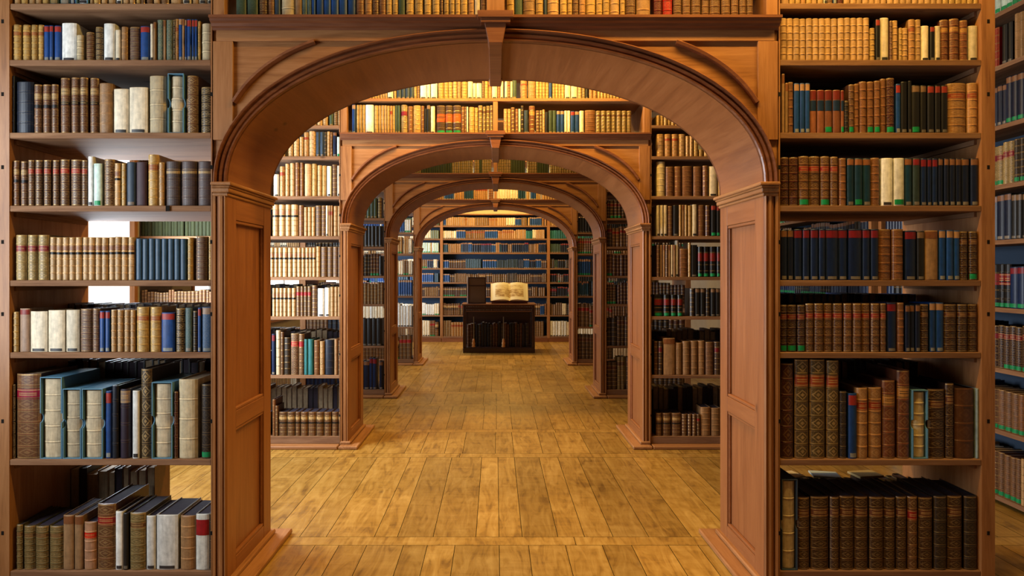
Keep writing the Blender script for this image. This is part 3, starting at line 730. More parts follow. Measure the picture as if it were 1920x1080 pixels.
RROWS = [
 (B1, 'tanp 238-288; gold 292-330; gold 332-366; tanr 368-402; gold 405-440; tan 443-480; gold 483-520; vel 522-545; brn 548-583; blut 585-610; mrp 616-656; tan 660-1330/16; gold 1330-1580/6'),
 (B1, 'tan 232-832/14@122; gold 835-871@188; blkr 873-905@130; vel 908-965@118; brn 967-985@140; tan 988-1026@137; gold 1030-1050@188; tan 1052-1095@188; tanr 1097-1143@130; tan 1145-1183@130; vel 1185-1238@172; blkr 1240-1272@180; vel 1275-1312@175; cogt 1315-1374@130; cogt 1377-1443@125; cogt 1446-1502@135; vel 1505-1578@172'),
 (B1, 'tanp 240-260@497; tanp 262-282@560; cog 285-319@553; blut 323-359@562; blut 361-394; blut 396-428; rbr 432-477@607; rbr 480-529; rbr 532-582 g; rbr 585-636; rbr 638-659@610 g; drk 662-690@680; brn 692-728@570 g; cog 730-763@565; cog 766-815@550; cog 818-862@550 g; cog 865-907@545 g; cog 910-947@530; mar 950-1007@525 g; blur 1012-1045@565; blk 1048-1090@550; blk 1095-1117@545; blkt 1120-1177@575 g; blkt 1180-1221; blkr 1225-1272@578; blkr 1275-1313; blkr 1318-1363; tanr 1368-1496@560; tanr 1498-1590'),
 (B2, 'mar 240-298@92; mar 300-362; cogr 366-437@85 g; cogr 440-515; cogr 518-583 g; cogr 585-640@88; cog 645-696@98; telt 698-747@100; telt 750-806 g; telt 810-866; cog 868-932@95; wht 938-1018@98; wht 1022-1096@98 g; telt 1100-1153; tlr 1155-1206@100; navr 1210-1253; navr 1257-1288; navr 1291-1330; navt 1333-1366; navt 1370-1404; navt 1408-1449; navt 1452-1491; navt 1495-1551; navt 1555-1625'),
 (B2, 'navt 240-286@595; navt 288-328; navr 333-391@590; navr 393-440; navr 445-501; navr 503-547; navr 550-637; navr 640-705; navr 708-802; navr 805-859; navr 862-917; cog 925-1011@590; cog 1013-1096; navr 1102-1182@600; blkt 1185-1238@605; tanp 1240-1332@600; blut 1338-1386@597; blut 1388-1436; blut 1438-1481@600; cogd 1483-1541@605; cogd 1545-1607@605 g'),
 (B3, 'marr 240-287@155 g; marr 290-355 g; marr 357-413 g; cogr 415-471@145; cogr 473-539; cogr 541-602; cogr 604-674; cogr 676-738; cogr 740-801; cogr 803-863; cogr 865-928; cogr 930-972; navr 975-1042@140; cog 1048-1098@140; navt 1100-1205/3@155; cogd 1208-1268@150; blut 1270-1313@140; blut 1315-1371@140; cogd 1375-1465@150; cogd 1467-1540; cogd 1542-1622'),
 (B3, 'mar 245-332@560; olo 338-438@533; olo 443-552@533; olo 560-649@540; drk 651-702@755; blur 708-768@768; tanr 770-848@732; tanr 856-947@730; cogt 950-1042@680; cogt 1053-1142@610; velb 1147-1257@745 s; cogd 1263-1384@740; cogd 1386-1447@700; cogp 1450-1588@735; lbl 1592-1625@735'),
 (B4, 'velp 240-354@365 sd; cogd 357-447@495; cogd 452-580@490; cogd 583-649@490; cogd 652-752@485; cogd 755-852@490; cogd 856-957; cogd 960-1042@495; cogd 1045-1121@490; cogr 1124-1196@490; cogd 1200-1301@495; drk 1305-1397@485; cogd 1402-1507; drk 1515-1618@485'),
]
for i, (A, sp) in enumerate(RROWS):
    row(sp, zshelf(i), *A, '%s from arch, ' + SHN[i] + ' shelf, right bookcase', 'books on the ' + SHN[i] + ' shelf of the right bookcase', hdef=0.24 if i == 0 else None, limx=LIMS[1], dep=(0.15, 0.19) if i < 6 else (0.22, 0.26))
# --- above the nearest arch
C1 = (400, 0, 3.43); C2 = (940, 0, 3.43)
row('grn 143-210; grn 215-284; cogr 288-349; cog 351-391; blup 393-428; velm 430-525; tanp 527-568; tlg 570-601; tlg 603-631; blut 633-655; blut 657-707; blut 710-753; blut 756-803; blut 806-857; blut 862-912; cog 916-968; tanr 970-1020; cogr 1023-1063; cog 1065-1108; gold 1110-1147; gold 1150-1188; grn 1190-1231; goldr 1235-1288; goldr 1293-1347; goldr 1355-1402; gold 1407-1457; cogr 1460-1477; gold 1480-1515; gold 1518-1552; gold 1555-1588; goldr 1590-1635; tanr 1638-1677; vel 1680-1715; brn 1718-1770',
    ZC + .001, *C1, '%s from left above nearest arch', 'books above the nearest arch, window side of divider', hdef=0.235, limx=(-1.262, -0.043))
row('gold 35-85; grn 88-136; tanb 140-219; gold 222-272; blup 275-293; tan 297-372; gold 378-423; gold 425-458; cogr 460-499; tanr 502-543; gold 546-609; gold 612-653; gold 655-697; tan 700-761; gold 765-797; brn 800-867; tanb 872-962; mrp 985-1037; red 1042-1106; brn 1110-1165; brn 1168-1221; brn 1225-1287; brn 1292-1341; brn 1345-1416; brn 1420-1479; brn 1482-1531; brn 1535-1580; brn 1582-1624',
    ZC + .001, *C2, '%s right of divider above nearest arch', 'books above the nearest arch, right of divider', hdef=0.235, limx=(0.043, 1.262))

# --- second bookcases, seen through the nearest arch
D0 = (400, 0, 3.43); D1 = (400, 280, 3.43); D2 = (400, 560, 3.43)
LL2 = [
 (D0, 'tan 560-735/5@735; grn 745-770@720; brn 773-800@710; tan 802-838@705'),
 (D0, 'tan 480-512@905; tan 515-550@890; tan 553-577@880; tanr 580-612@850; tan 614-657@843; blup 660-683@848; blup 686-710@848; drk 712-727@850; tan 729-750@845; brn 752-765@850; navt 767-793@850; wgr 795-822@880; tan 824-840@860'),
 (D1, 'vel 385-420@160; tanr 425-458@110; tan 460-487@92; tan 490-523@88; cog 525-552@85; cog 556-578@85; tan 583-630@92; gold 632-665@92; tan 668-696@102; gold 698-726@105; wht 730-757@108; brn 762-793@98; vel 797-820@105; brn 822-840@105'),
 (D1, 'tblk 378-417@355; tblk 419-459; tblk 462-495; tblk 497-543; cog 546-579@360; tan 582-604@372; tan 606-628; tan 630-652; bgr 655-692@362; brn 694-721@362; vel 723-737@362; tanr 739-753@362; tanr 755-768; tan 770-797@365; tan 800-824; tan 826-843'),
 (D1, 'tblk 360-386@633; tblk 388-413; tblk 416-441; tblk 443-475; tblk 478-504; tblk 506-536; tblk 538-562; tblk 565-587; tblk 590-612; tblk 615-633; tblk 635-657; tan 660-686@625; bgr 690-729@628; bgr 731-766; bgr 768-800; bgr 802-840'),
 (D1, 'tblk 378-396@893; tblk 398-421; tblk 423-446; tblk 448-472; tblk 475-499; tblk 502-529@893; brnr 532-556@882; brnr 558-578; brnr 580-602; brnr 604-628; brn 630-667@875; wht 670-713@895; wht 716-747@890; tan 750-776@885; tan 778-799; tan 801-820; tan 822-840'),
 (D2, 'navr 375-396@228; velp 400-430@205; brn 432-450@215; drk 452-491@250; brnr 495-545@225; brnr 547-582@228; teal 584-606@262; teal 608-641@262; cog 645-681@268; tan 683-713@275; nvy 716-775@265; tanb 777-799@262; brn 803-840@270'),
 (D2, 'cog 378-396@650; brn 398-415@690; brnt 418-470@730; brnt 473-521; brnt 525-557; brnt 561-605; brnt 608-658; brnt 661-708; brnt 711-756; brnt 760-802; brnt 805-841'),
]
E0 = (940, 0, 3.43); E1 = (940, 280, 3.43); E2 = (940, 560, 3.43)
RR2 = [
 (E0, 'gold 1000-1400/17@742'),
 (E0, 'tan 1002-1048@862; tanr 1052-1094; tanr 1098-1141; tan 1143-1186; tan 1188-1210@875; tan 1212-1235; gold 1238-1269@890; gold 1272-1302@960; gold 1305-1400/3@900'),
 (E1, 'velb 1002-1056@78; cog 1060-1112@112; cog 1115-1161@110; cog 1165-1231@108; cog 1237-1292@110; cog 1297-1334@105; vel 1338-1390@110'),
 (E1, 'vel 1000-1021@360; vel 1023-1043; vel 1045-1067; brn 1070-1104@365; blk 1106-1141@360; gold 1143-1160@358; tanp 1162-1178; gold 1180-1197; gold 1200-1226@362; vel 1228-1260@355; cog 1265-1311@358; mar 1313-1347@360; blkr 1350-1384@360 g; blkr 1386-1410@365 g'),
 (E1, 'brn 1000-1020@615; tanb 1022-1038@615; tanp 1040-1055; brn 1057-1073; tanp 1075-1090; vel 1092-1105; tanp 1107-1120; vel 1122-1141@575; cog 1145-1201@640; gold 1203-1220@600; blk 1222-1262@615; bkrd 1265-1298@625 g; bkrd 1300-1340 g; bkrd 1342-1386 g; bkrd 1388-1412 g'),
 (E1, 'bkrd 985-1042@935 g; bkrd 1045-1087 g; bkrd 1090-1130 g; bkrd 1132-1170 g; drk 1215-1246@895; blkt 1248-1280; blkt 1282-1313; drk 1315-1346; blkt 1348-1378; blkt 1380-1410'),
 (E2, 'mar 985-1010@275; marr 1012-1038@275; tanp 1043-1118@255; tanb 1121-1165@285; tanb 1168-1216@275; tanb 1220-1266@273; tanb 1268-1312@272; brn 1315-1367@280; marr 1370-1410@278'),
 (E2, 'brnt 998-1036@738; brnt 1040-1093; brnt 1098-1158@738; brn 1162-1199@745; brn 1201-1227; brn 1230-1255; brnr 1257-1280@745; tanb 1285-1348@700; tanb 1352-1412@705'),
]
GEN = {'L': ['tan', 'brn', 'cog', 'vel', 'bgr', 'tblk', 'drk', 'brnr'], 'R': ['cog', 'brn', 'marr', 'drk', 'gold', 'tanb', 'navt', 'cogd']}
def fill(x0, x1, z, Y, pal, hr, wr, st, dep=(0.14, 0.18), sameh=True, stick=0.0, grp=None, where=None, rev=False, face=0, fullness=1.0):
    x = x0 + .002; n = 0; pend = []
    end = x0 + (x1 - x0) * fullness - .002
    while True:
        key = random.choice(pal); m = random.choice([1, 2, 3, 4, 6]); h0 = U(*hr); w0 = U(*wr); sk = R() < stick
        for _ in range(m):
            w_ = w0 * U(.9, 1.12)
            if x + w_ > end:
                if rev:
                    for b in pend: b['n'] = n + 1 - b['n']
                return
            n += 1
            xc = x + w_ / 2
            if face == 0: add_book(xc, Y + U(.012, .02), z + .0006, w_ - .0008, h0 * U(.985, 1.01), U(*dep), key, sk, 0, 0, where or '', n, st, grp=grp)
            else: add_book(Y + U(.010, .016), xc, z + .0006, w_ - .0008, h0 * U(.985, 1.01), U(*dep), key, sk, 0, face, where or '', n, st, grp=grp)
            pend.append(BOOKS[-1]); x += w_ + .0004
        if R() < .12: x += U(.01, .03)
for i in range(8):
    for s, rows in ((-1, LL2), (1, RR2)):
        A, sp = rows[i]
        sd = 'left' if s < 0 else 'right'
        o = row(sp, zshelf(i), *A, '%s from pier, ' + SHN[i] + ' shelf, second ' + sd + ' bookcase', 'books on the ' + SHN[i] + ' shelf of the second ' + sd + ' bookcase', st=1, rev=(s < 0), limx=LIMS[s], hmax=(SHELVES + [3.03])[8 - i] - zshelf(i) - 0.035, dep=(.15, .19))
        if s < 0: fill(-XO, o[0][0] - .004, zshelf(i), STACKS[1][0], GEN['L'], (.18, .22), (.03, .05), 1)
        else: fill(o[-1][1] + .004, XO, zshelf(i), STACKS[1][0], GEN['R'], (.18, .22), (.03, .05), 1)
    for k in (1, 2, 3):
        fill(-3.026, -XO - .066, zshelf(i), STACKS[k][0], [['olg'], ['marr', 'mar'], ['brn', 'cog'], ['tan', 'vel']][i % 4 if k > 1 else (0 if i == 3 else 1 if i == 4 else 2)], (.20, .23), (.022, .03), k)
# above the second arch: two rows
G1 = (640, 140, 6.0)
row('blut 118-158@335; gold 170-200@340; gold 202-232; gold 234-266; wht 270-363@338; gold 370-414@345; gold 416-446; tan 448-478; tan 480-510; gold 512-542@350; tanr 544-574; gold 576-602; grn 605-630@345; grn 632-660; olr 668-742@338; cog 748-801@355; gold 805-892@345; cog 895-931@350; blk 935-958@380; blkt 962-1000@340; vel 1005-1052@355; orgl 1072-1166@345 g; orgl 1170-1251 g; orgl 1257-1346 g; cog 1350-1385@360; brn 1387-1407; vel 1409-1427; gold 1435-1497@365; gold 1500-1536@370; olv 1540-1587@345; olv 1592-1622@360; olv 1628-1667@350; olv 1672-1728@345; tanb 1730-1764@360',
    ZC + .001, *G1, '%s from left above second arch', 'books above the second arch, window side of divider', st=1, limx=(-1.262, -0.021), hmax=.262)
row('tan 15-38@700; gold 40-60@700; brn 62-86@690; cog 90-108@700; vel 110-124@700; drk 126-143@680; blup 146-172@710; cogt 178-216@680; brn 222-245@710; olv 247-262; tan 264-280@705; blk 282-302@720; grn 305-328@710; grn 330-352; blut 356-378@712; blut 380-403; vel 406-422@712; vel 424-443; blur 446-472@715; blut 474-500; vel 503-531@712; cog 538-606@708; olv 609-640@712; olv 642-674; olv 676-707; olv 709-740; olv 742-774; olv 776-806; olv 808-838',
    ZC + .001, *C2, '%s right of divider above second arch', 'books above the second arch, right of divider', st=1, limx=(0.021, 1.262), hmax=.262)
ZU = ZC + .301
row('tan 255-340/2@80; gold 342-430/3; tan 433-515/3; vel 520-582@80; gold 590-618@90; blup 622-670@80; blup 672-718; blup 722-768; blup 770-812; gold 816-848@80; brn 850-878@80; wht 886-960@82; vel 963-1000@80; wht 1006-1078@80; gold 1088-1150@80; gold 1153-1250/2@80; tan 1255-1300@80; tanb 1303-1345; gold 1350-1415; vel 1420-1478@75; vel 1482-1515@95; vel 1518-1578; brn 1583-1606@75; gold 1610-1650; tanr 1652-1690; vel 1695-1752@85; cog 1755-1788; vel 1790-1822@75; vel 1838-1870@75; cogr 1872-1898@75; vel 1900-1925',
    ZU, *G1, '%s from left, high shelf over second arch', 'books on the high shelf over the second arch', st=1, limx=(-1.262, 1.0))
row('grn 70-98@515; tanr 124-165@515; tanb 172-220; gold 222-305/4; blut 307-325; gold 328-405/4; vel 408-445; vel 448-490; tan 493-518; olv 520-540; blk 542-560; tanr 565-615/2; gold 618-760/7@560; gold 765-930/8@560',
    ZU, *C2, '%s right of keystone, high over second arch', 'books on the high shelf over the second arch, right side', st=1, limx=(0.02, 1.262))
# --- third and fourth stacks
P3 = {-1: [['grn'], ['grn', 'olv'], ['grn', 'olv'], ['drk', 'blk'], ['drk', 'blk', 'mar'], ['drko', 'brno'], ['nvy', 'blk', 'bgr'], ['navr', 'navt', 'drko']],
      1: [['cog'], ['cog', 'marr'], ['cog', 'marr'], ['marr', 'cogr'], ['marr', 'mar'], ['cogd', 'mar'], ['cogd', 'drk'], ['drk', 'cogd', 'olv']]}
P4 = {-1: [['blut', 'vel'], ['blut', 'vel'], ['blut', 'wht'], ['tan', 'vel'], ['bgr', 'vel', 'brnr'], ['blut', 'stl'], ['wht', 'vel'], ['brnt', 'brnr']],
      1: [['cog'], ['vel', 'drk'], ['blk', 'vel'], ['tanr', 'cogr'], ['navt', 'blut'], ['nvy', 'telt'], ['cogr', 'brn'], ['cogd', 'brn', 'vel']]}
HM = [.22, .2, .25, .27, .27, .26, .38, .40]
for k, P in ((2, P3), (3, P4)):
    for i in range(8):
        for s in (-1, 1):
            sd = 'left' if s < 0 else 'right'
            fill(*(sorted((s * XI, s * XO))), zshelf(i), STACKS[k][0], P[s][i], (HM[i] * .82, HM[i]), (.026, .045) if i < 6 else (.04, .065), k, stick=.25 if s > 0 or k == 3 else .05)
fill(-1.26, -.022, ZC + .001, STACKS[2][0], ['olv', 'olg'], (.235, .24), (.024, .030), 2, where='%s from left above third arch', grp='books above the third arch, window side')
fill(.022, 1.26, ZC + .001, STACKS[2][0], ['olv', 'olo', 'olg'], (.235, .24), (.024, .030), 2, where='%s right of divider above third arch', grp='books above the third arch, right of divider')
MIX = ['tan', 'gold', 'vel', 'cogt', 'blut', 'telt', 'navt', 'tanr', 'gold', 'tanb']
fill(-1.26, -.022, ZC + .001, STACKS[3][0], MIX, (.20, .24), (.028, .045), 3, where='%s from left above farthest arch', grp='books above the farthest arch, window side')
fill(.022, 1.26, ZC + .001, STACKS[3][0], MIX, (.20, .24), (.028, .045), 3, where='%s right of divider above farthest arch', grp='books above the farthest arch, right of divider')
# --- end wall
PB = [
 [['brnt', 'bgr', 'vel', 'brnr'], ['brnt', 'brnr', 'tanr', 'cog', 'brno'], ['vel', 'wht']],
 [['wht', 'vel'], ['cogr', 'brnt', 'blut', 'brnr', 'cog'], ['bgr', 'drk', 'vel']],
 [['bgt', 'brn', 'blup'], ['brnr', 'cogr', 'blut', 'bgr', 'bgt'], ['blkr', 'bkrd']],
 [['blut', 'stl', 'blut'], ['bgt', 'blut', 'cogd', 'brnt', 'bgr', 'drk'], ['blkr', 'marr']],
 [['navt', 'vel', 'blup', 'bgr'], ['blup', 'nvy', 'blut', 'bgt', 'stl', 'navt'], ['drk', 'grn', 'blkt']],
 [['tan', 'grn', 'wgr'], ['navr', 'tanb', 'bgr', 'blut', 'stl', 'telt', 'navt'], ['blkr', 'grn']],
 [['vel', 'mot', 'cog'], ['vel', 'blut', 'tan', 'cogr', 'teal', 'tanr', 'vel', 'brno'], ['teal']],
 [['vel', 'tan', 'grn'], ['tan', 'vel', 'blut', 'brno', 'tanr', 'gold', 'tanr'], ['tan', 'gold']],
]
HB = [.34, .27, .215, .20, .20, .215, .195, .19]
for i in range(8):
    for j in range(3):
        x0, x1 = BX[j] + .031, BX[j + 1] - .031
        fill(x0, x1, BSH[i], BACKY, PB[i][j], (HB[i] * .86, HB[i]), (.03, .05) if i > 0 else (.045, .065), 4, dep=(.17, .2), stick=.12 if j != 1 else .03)
# --- wall bookcases of the far aisle
PW = [['tan', 'wht', 'brn', 'brno'], ['gold', 'cog', 'brn', 'navr'], ['bkrd', 'marr'], ['bkrd', 'navr'], ['blkt', 'navt'], ['brnr', 'blup', 'olr', 'drk'], ['navt', 'nvy', 'brn'], ['brn', 'tanb', 'blk', 'red', 'grn'], ['teal', 'wgr', 'tlg']]
for i, z in enumerate(WSH):
    for j, (y0, y1) in enumerate(WALLC):
        fill(y0 + .042, y1 - .042, z, 3.2, PW[i], (.25, .29), (.034, .055), 9, dep=(.17, .2), stick=.75, face=1, where='%s in row ' + str(i), grp=None)
# --- books at the back of the nearest bookcases (they face the next bay), and a few lying flat
def backrow(x0, x1, z, Y1, pal, hr, wr):
    x = x0
    while True:
        w_ = U(*wr)
        if x + w_ > x1: return
        add_book(x + w_ / 2, Y1 - .02, z + .0006, w_ - .001, U(*hr), .17, random.choice(pal), False, 0, 2, '', 0, 8); x += w_ + .0006
for i, hh in ((0, .24), (1, .22), (2, .285), (5, .21), (6, .42)): backrow(-2.25, -1.335, zshelf(i), 3.56, ['drk', 'brn', 'bgr'] if i < 6 else ['drk', 'blk'], (hh * .95, hh), (.03, .045))
for i, hh in ((0, .24), (1, .22), (2, .285), (3, .285), (6, .42)): backrow(1.335, 2.25, zshelf(i), 3.56, ['drk', 'cogd', 'blk'], (hh * .95, hh), (.03, .045))
backrow(-2.24, -1.76, .09, 3.56, ['drk', 'brn', 'cog', 'tanp'], (.33, .37), (.035, .055))
backrow(1.335, 2.24, .09, 3.56, ['drk', 'cogd', 'olv'], (.26, .29), (.035, .055))
backrow(1.335, 2.24, 1.11, 3.56, ['drk', 'nvy', 'blur'], (.255, .265), (.03, .04))
for i in (1, 2, 3): backrow(-2.25, -1.34, zshelf(i + 2), 6.05, ['drk', 'blk'], (.25, .27), (.03, .045))
for i in (6, 7): backrow(-2.25, -1.34, zshelf(i), 6.05, ['drk', 'brn', 'tanb'], (.33, .36), (.04, .055)); backrow(1.34, 2.25, zshelf(i), 6.05, ['cogd', 'brn', 'tanb', 'mar'], (.33, .36), (.04, .055))

# visible size of each book in the photograph's frame: it ranks which ones stand as things of their own
def arch_clear(px, py):
    """does the ray through this image point pass the nearest stack's opening?"""
    s = F / STACKS[0][1]; x = (px - VX) / s; z = EYE + (VY - py) / s
    if abs(x) > HW - .02: return False
    if z <= ZI: return True
    return z < ZI + AB * (1 - (abs(x) / HW) ** AN) ** (1 / AN)
def vis(b):
    if b['st'] == 8: return 0
    if b['face'] == 1:
        s = F / b['Y']; x0 = VX + 3.2 * s; wpx = b['w'] * s * 3.2 / b['Y']
        if not (1868 < x0 < 1925) or b['Y'] > 4.3: return 0
        wv = min(wpx, 1920 - x0 + wpx / 2)
    else:
        s = F / b['Y']; x0 = VX + b['X'] * s; wv = b['w'] * s
    ya = max(0, VY - (b['z'] + b['h'] - EYE) * s); yb = min(1080, VY - (b['z'] - EYE) * s)
    if x0 < 0 or x0 > 1920 + 8 or yb <= ya: return 0
    if b['st'] > 0 and b['face'] == 0:
        if not arch_clear(x0, (ya + 2 * yb) / 3): return 0
        if b['st'] > 1: return 0
    return wv * (yb - ya)
for b in BOOKS: b['v'] = vis(b)
order = sorted(range(len(BOOKS)), key=lambda i: -BOOKS[i]['v'])
SOLO = set(order[:300])

def size_word(b):
    w_, h_ = b['w'], b['h']
    if w_ > .05: return 'thick'
    if w_ < .022: return 'slim'
    if h_ > .33: return 'tall'
    return ''
WN = ['bottom', 'second lowest', 'third lowest', 'fourth lowest', 'middle', 'fourth highest', 'third highest', 'second highest', 'top']
mass = MB()
wallc = {}
for b in sorted((q for q in BOOKS if q['face'] == 1 and q['v'] > 0), key=lambda q: -q['Y']):
    wallc[b['where']] = wallc.get(b['where'], 0) + 1; b['n'] = wallc[b['where']]
for i, b in enumerate(BOOKS):
    rnd = U(.86, 1.14); solo = i in SOLO
    if solo:
        if b['face'] == 1:
            wh = ordw(b['n']) + ' beyond upright, wall bookcase ' + WN[int(b['where'].split()[-1])] + ' shelf'
            grp = 'books on the wall bookcase of the far aisle'
        else: wh = b['where'] % ordw(b['n']); grp = b['grp']
        desc = ST[b['key']][0]
        if b['sticker']: desc = desc.split(' with ')[0] + ' with green sticker'
        sw = size_word(b)
        lab = ((sw + ' ') if sw and not desc.startswith(('plain', 'huge')) else '') + desc + ', ' + wh
        if len(lab.replace(',', '').split()) > 16: lab = desc + ', ' + wh
        rz = {0: 0, 1: -math.pi / 2, 2: math.pi}[b['face']]
        o = thing('book', lab, 'book', (b['X'], b['Y'], b['z']), (0, 0, rz), grp)
        mc, mp, ml, ms = MB(), MB(), [], MB()
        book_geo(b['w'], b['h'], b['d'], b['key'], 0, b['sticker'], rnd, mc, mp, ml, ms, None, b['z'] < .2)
        mc.obj('cover', BOOKM, o, True); mp.obj('page_block', BOOKM, o, True)
        for q in ml: q.obj('title_label', BOOKM, o, True)
        if ms.f:
            q = ms.obj('shelf_mark', BOOKM, o, True)
            if b['sticker']: q['label'] = 'green shelf mark sticker'
    else:
        f = b['face']
        if f == 0: tr = lambda p, b=b: (b['X'] + p[0], b['Y'] + p[1], b['z'] + p[2])
        elif f == 1: tr = lambda p, b=b: (b['X'] + p[1], b['Y'] - p[0], b['z'] + p[2])
        else: tr = lambda p, b=b: (b['X'] - p[0], b['Y'] - p[1], b['z'] + p[2])
        lod = 0 if b['st'] == 0 else (1 if b['st'] in (1, 8, 9) else 2)
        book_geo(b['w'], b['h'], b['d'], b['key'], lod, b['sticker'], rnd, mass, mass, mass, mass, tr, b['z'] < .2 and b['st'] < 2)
mo = mass.obj('books', BOOKM, attrs=True)
mo['kind'] = 'stuff'; tag(mo, 'rows of old leather and cloth books filling the farther shelves', 'books')

for q in SLIPS:
    t = 0.0035; b = MB(); w_, h_, d_ = q['w'] / 2, q['h'], q['d']
    for xa, xb in ((-w_, -w_ + t), (w_ - t, w_)):      # side walls with a round thumb notch in the front edge
        poly = [(0, 0)] + [(0.020 * math.cos(a * math.pi / 8), h_ * .5 + 0.022 * math.sin(a * math.pi / 8)) for a in range(-4, 5)] + [(0, h_), (d_, h_), (d_, 0)]
        k0 = len(b.v); n_ = len(poly)
        b.v += [(xa, y, z) for y, z in poly] + [(xb, y, z) for y, z in poly]
        b.face(tuple(k0 + i for i in range(n_))[::-1]); b.face(tuple(k0 + n_ + i for i in range(n_)))
        for i in range(n_): b.face((k0 + i, k0 + (i + 1) % n_, k0 + n_ + (i + 1) % n_, k0 + n_ + i))
    b.box(-w_ + t, w_ - t, 0, d_, 0, t); b.box(-w_ + t, w_ - t, 0, d_, h_ - t, h_); b.box(-w_ + t, w_ - t, d_ - t, d_, t, h_ - t)
    # thumb notch edge on each wall
    o = b.obj('slipcase', SLIPD if q['dark'] else SLIP, loc=(q['x'], q['y'], q['z'] + .0005), recalc=True)
    wh = q['where'] % ordw(q['n'])
    tag(o, ('dark slate' if q['dark'] else 'pale blue') + ' slipcase around book ' + wh, 'slipcase', 'slipcases around old books')

# ------------------------------------------------------------------ the display table at the end of the hall
TY = 11.85; ts = F / TY
def tx(px): return (px - VX) / ts
def tz(py): return EYE + (VY - py) / ts
def build_table():
    x0, x1 = tx(868), tx(1003); cx = (x0 + x1) / 2; h = (x1 - x0) / 2; D = 0.62; top = tz(570)
    r = thing('display_table', 'dark mahogany display table with open front and beaded frieze', 'table', (cx, TY, 0))
    MB().box(-h - .03, h + .03, -.03, D + .03, top - .022, top).obj('table_top', MAHT, r, bevel=.004)
    b = MB(); b.box(-h, h, 0, D, 0.001, .085); b.box(-h, h, .01, D, .085, .10); b.obj('base', MAH, r, bevel=.004)
    for sx in (-1, 1):
        for y in (0, D - .06):
            xa, xb = sorted((sx * h, sx * (h - .055))); MB().box(xa, xb, y, y + .06, .10, top - .022).obj('leg', MAH, r, bevel=.003)
    MB().box(-h + .01, h - .01, D - .055, D - .04, .10, top - .14).obj('back_panel', MAH, r)
    fr = MB().box(-h + .055, h - .055, .01, .03, top - .14, top - .022).obj('frieze', MAH, r)
    b = MB(); n = 40
    for row_, z in ((0, top - .05), (1, top - .11)):
        for i in range(n):
            x = -h + .07 + (2 * h - .14) * i / (n - 1)
            k0 = len(b.v); rr = .009
            for a in range(6):
                an = a * math.pi / 3; b.v.append((x + rr * math.cos(an), .012, z + rr * math.sin(an)))
            b.v.append((x, -.002, z))
            for a in range(6): b.face((k0 + a, k0 + (a + 1) % 6, k0 + 6))
    b.obj('bead_row', [plain('pewter_bead', (0.6, 0.58, 0.56, 1), .35, .5, .2)], fr)
    MB().box(-h + .055, h - .055, -.006, .012, top - .143, top - .128).obj('frieze_moulding', MAHT, r)
    for px in (888, 944):
        x = tx(px) - cx; b = MB()
        prof = [(0, .0), (.022, .0), (.030, .012), (.018, .03), (.026, .045), (.026, .06), (.016, .075), (.020, .088), (.016, .10), (.012, .118), (0, .12)]
        k0 = len(b.v); S = 12
        for (rr, z) in prof:
            for a in range(S): b.v.append((rr * math.cos(a * 2 * math.pi / S), rr * math.sin(a * 2 * math.pi / S), z))
        for i in range(len(prof) - 1):
            for a in range(S): b.face((k0 + i * S + a, k0 + i * S + (a + 1) % S, k0 + (i + 1) * S + (a + 1) % S, k0 + (i + 1) * S + a))
        o = b.obj('turned_foot', plain('amber_turned_wood', (0.72, 0.36, 0.12, 1), .3), loc=(tx(px), TY + .045, .215), smooth=True)
        o.scale = (1.25, 1.25, 1.35)
        o.location.z = .102
        tag(o, 'amber turned finial standing inside display table, ' + ('beside its left leg' if px < 900 else 'near its middle'), 'finial', 'turned finials in the display table')
        st_ = MB().box(-.006, .006, -.006, .006, .12, .42).obj('stem', plain('pale_glass_stem', (0.25, 0.27, 0.27, 1), .3), o)
    # folios inside
    x = -h + .07; i = 0
    while x < h - .12:
        w_ = U(.045, .062); hh = U(.40, .46); key = random.choice(['drk', 'blk', 'drk', 'nvy', 'mar']); i += 1
        if abs(cx + x + w_ / 2 - tx(888)) > 0 :
            o = thing('folio', 'tall dark leather folio, ' + ordw(i) + ' from left inside the display table', 'book', (cx + x + w_ / 2, TY + .16, .101), group='dark folios inside the display table')
            mc, mp, ml, ms = MB(), MB(), MB(), MB()
            book_geo(w_ - .001, hh, .26, key, 1, False, 1, mc, mp, ml, ms)
            mc.obj('cover', BOOKM, o, True); mp.obj('page_block', BOOKM, o, True)
        x += w_ + .0005
    # dark board standing on the table
    bx0, bx1 = tx(877), tx(911)
    r2 = thing('display_board', 'dark framed picture board standing on the display table', 'board', ((bx0 + bx1) / 2, TY + .12, top + .001))
    hh = (bx1 - bx0) / 2; H = tz(519) - tz(569)
    MB().box(-hh, hh, .004, .02, 0, H).obj('panel', plain('brown_picture_board', (0.13, 0.08, 0.04, 1), .4), r2)
    b = MB(); t = .02
    b.box(-hh, -hh + t, 0, .022, 0, H); b.box(hh - t, hh, 0, .022, 0, H); b.box(-hh + t, hh - t, 0, .022, 0, t); b.box(-hh + t, hh - t, 0, .022, H - t, H); b.box(-hh + t, hh - t, 0, .012, H * .66, H * .70)
    b.obj('frame', MAH, r2)
    MB().box(-hh - .022, -hh - .002, .0, .02, 0, H + .02).obj('edge_strip', WHITE_PAINT, r2)
    MB().box(-hh * .8, hh * .8, .02, .14, 0, .012).obj('foot', MAH, r2)
    # open book on its rest
    ox0, ox1 = tx(919), tx(992); oc = (ox0 + ox1) / 2; hw = (ox1 - ox0) / 2
    r3 = thing('open_book', 'large open old book with engraved view spread, on the display table', 'book', (oc, TY + .10, top + .001), (0, 0, 0))
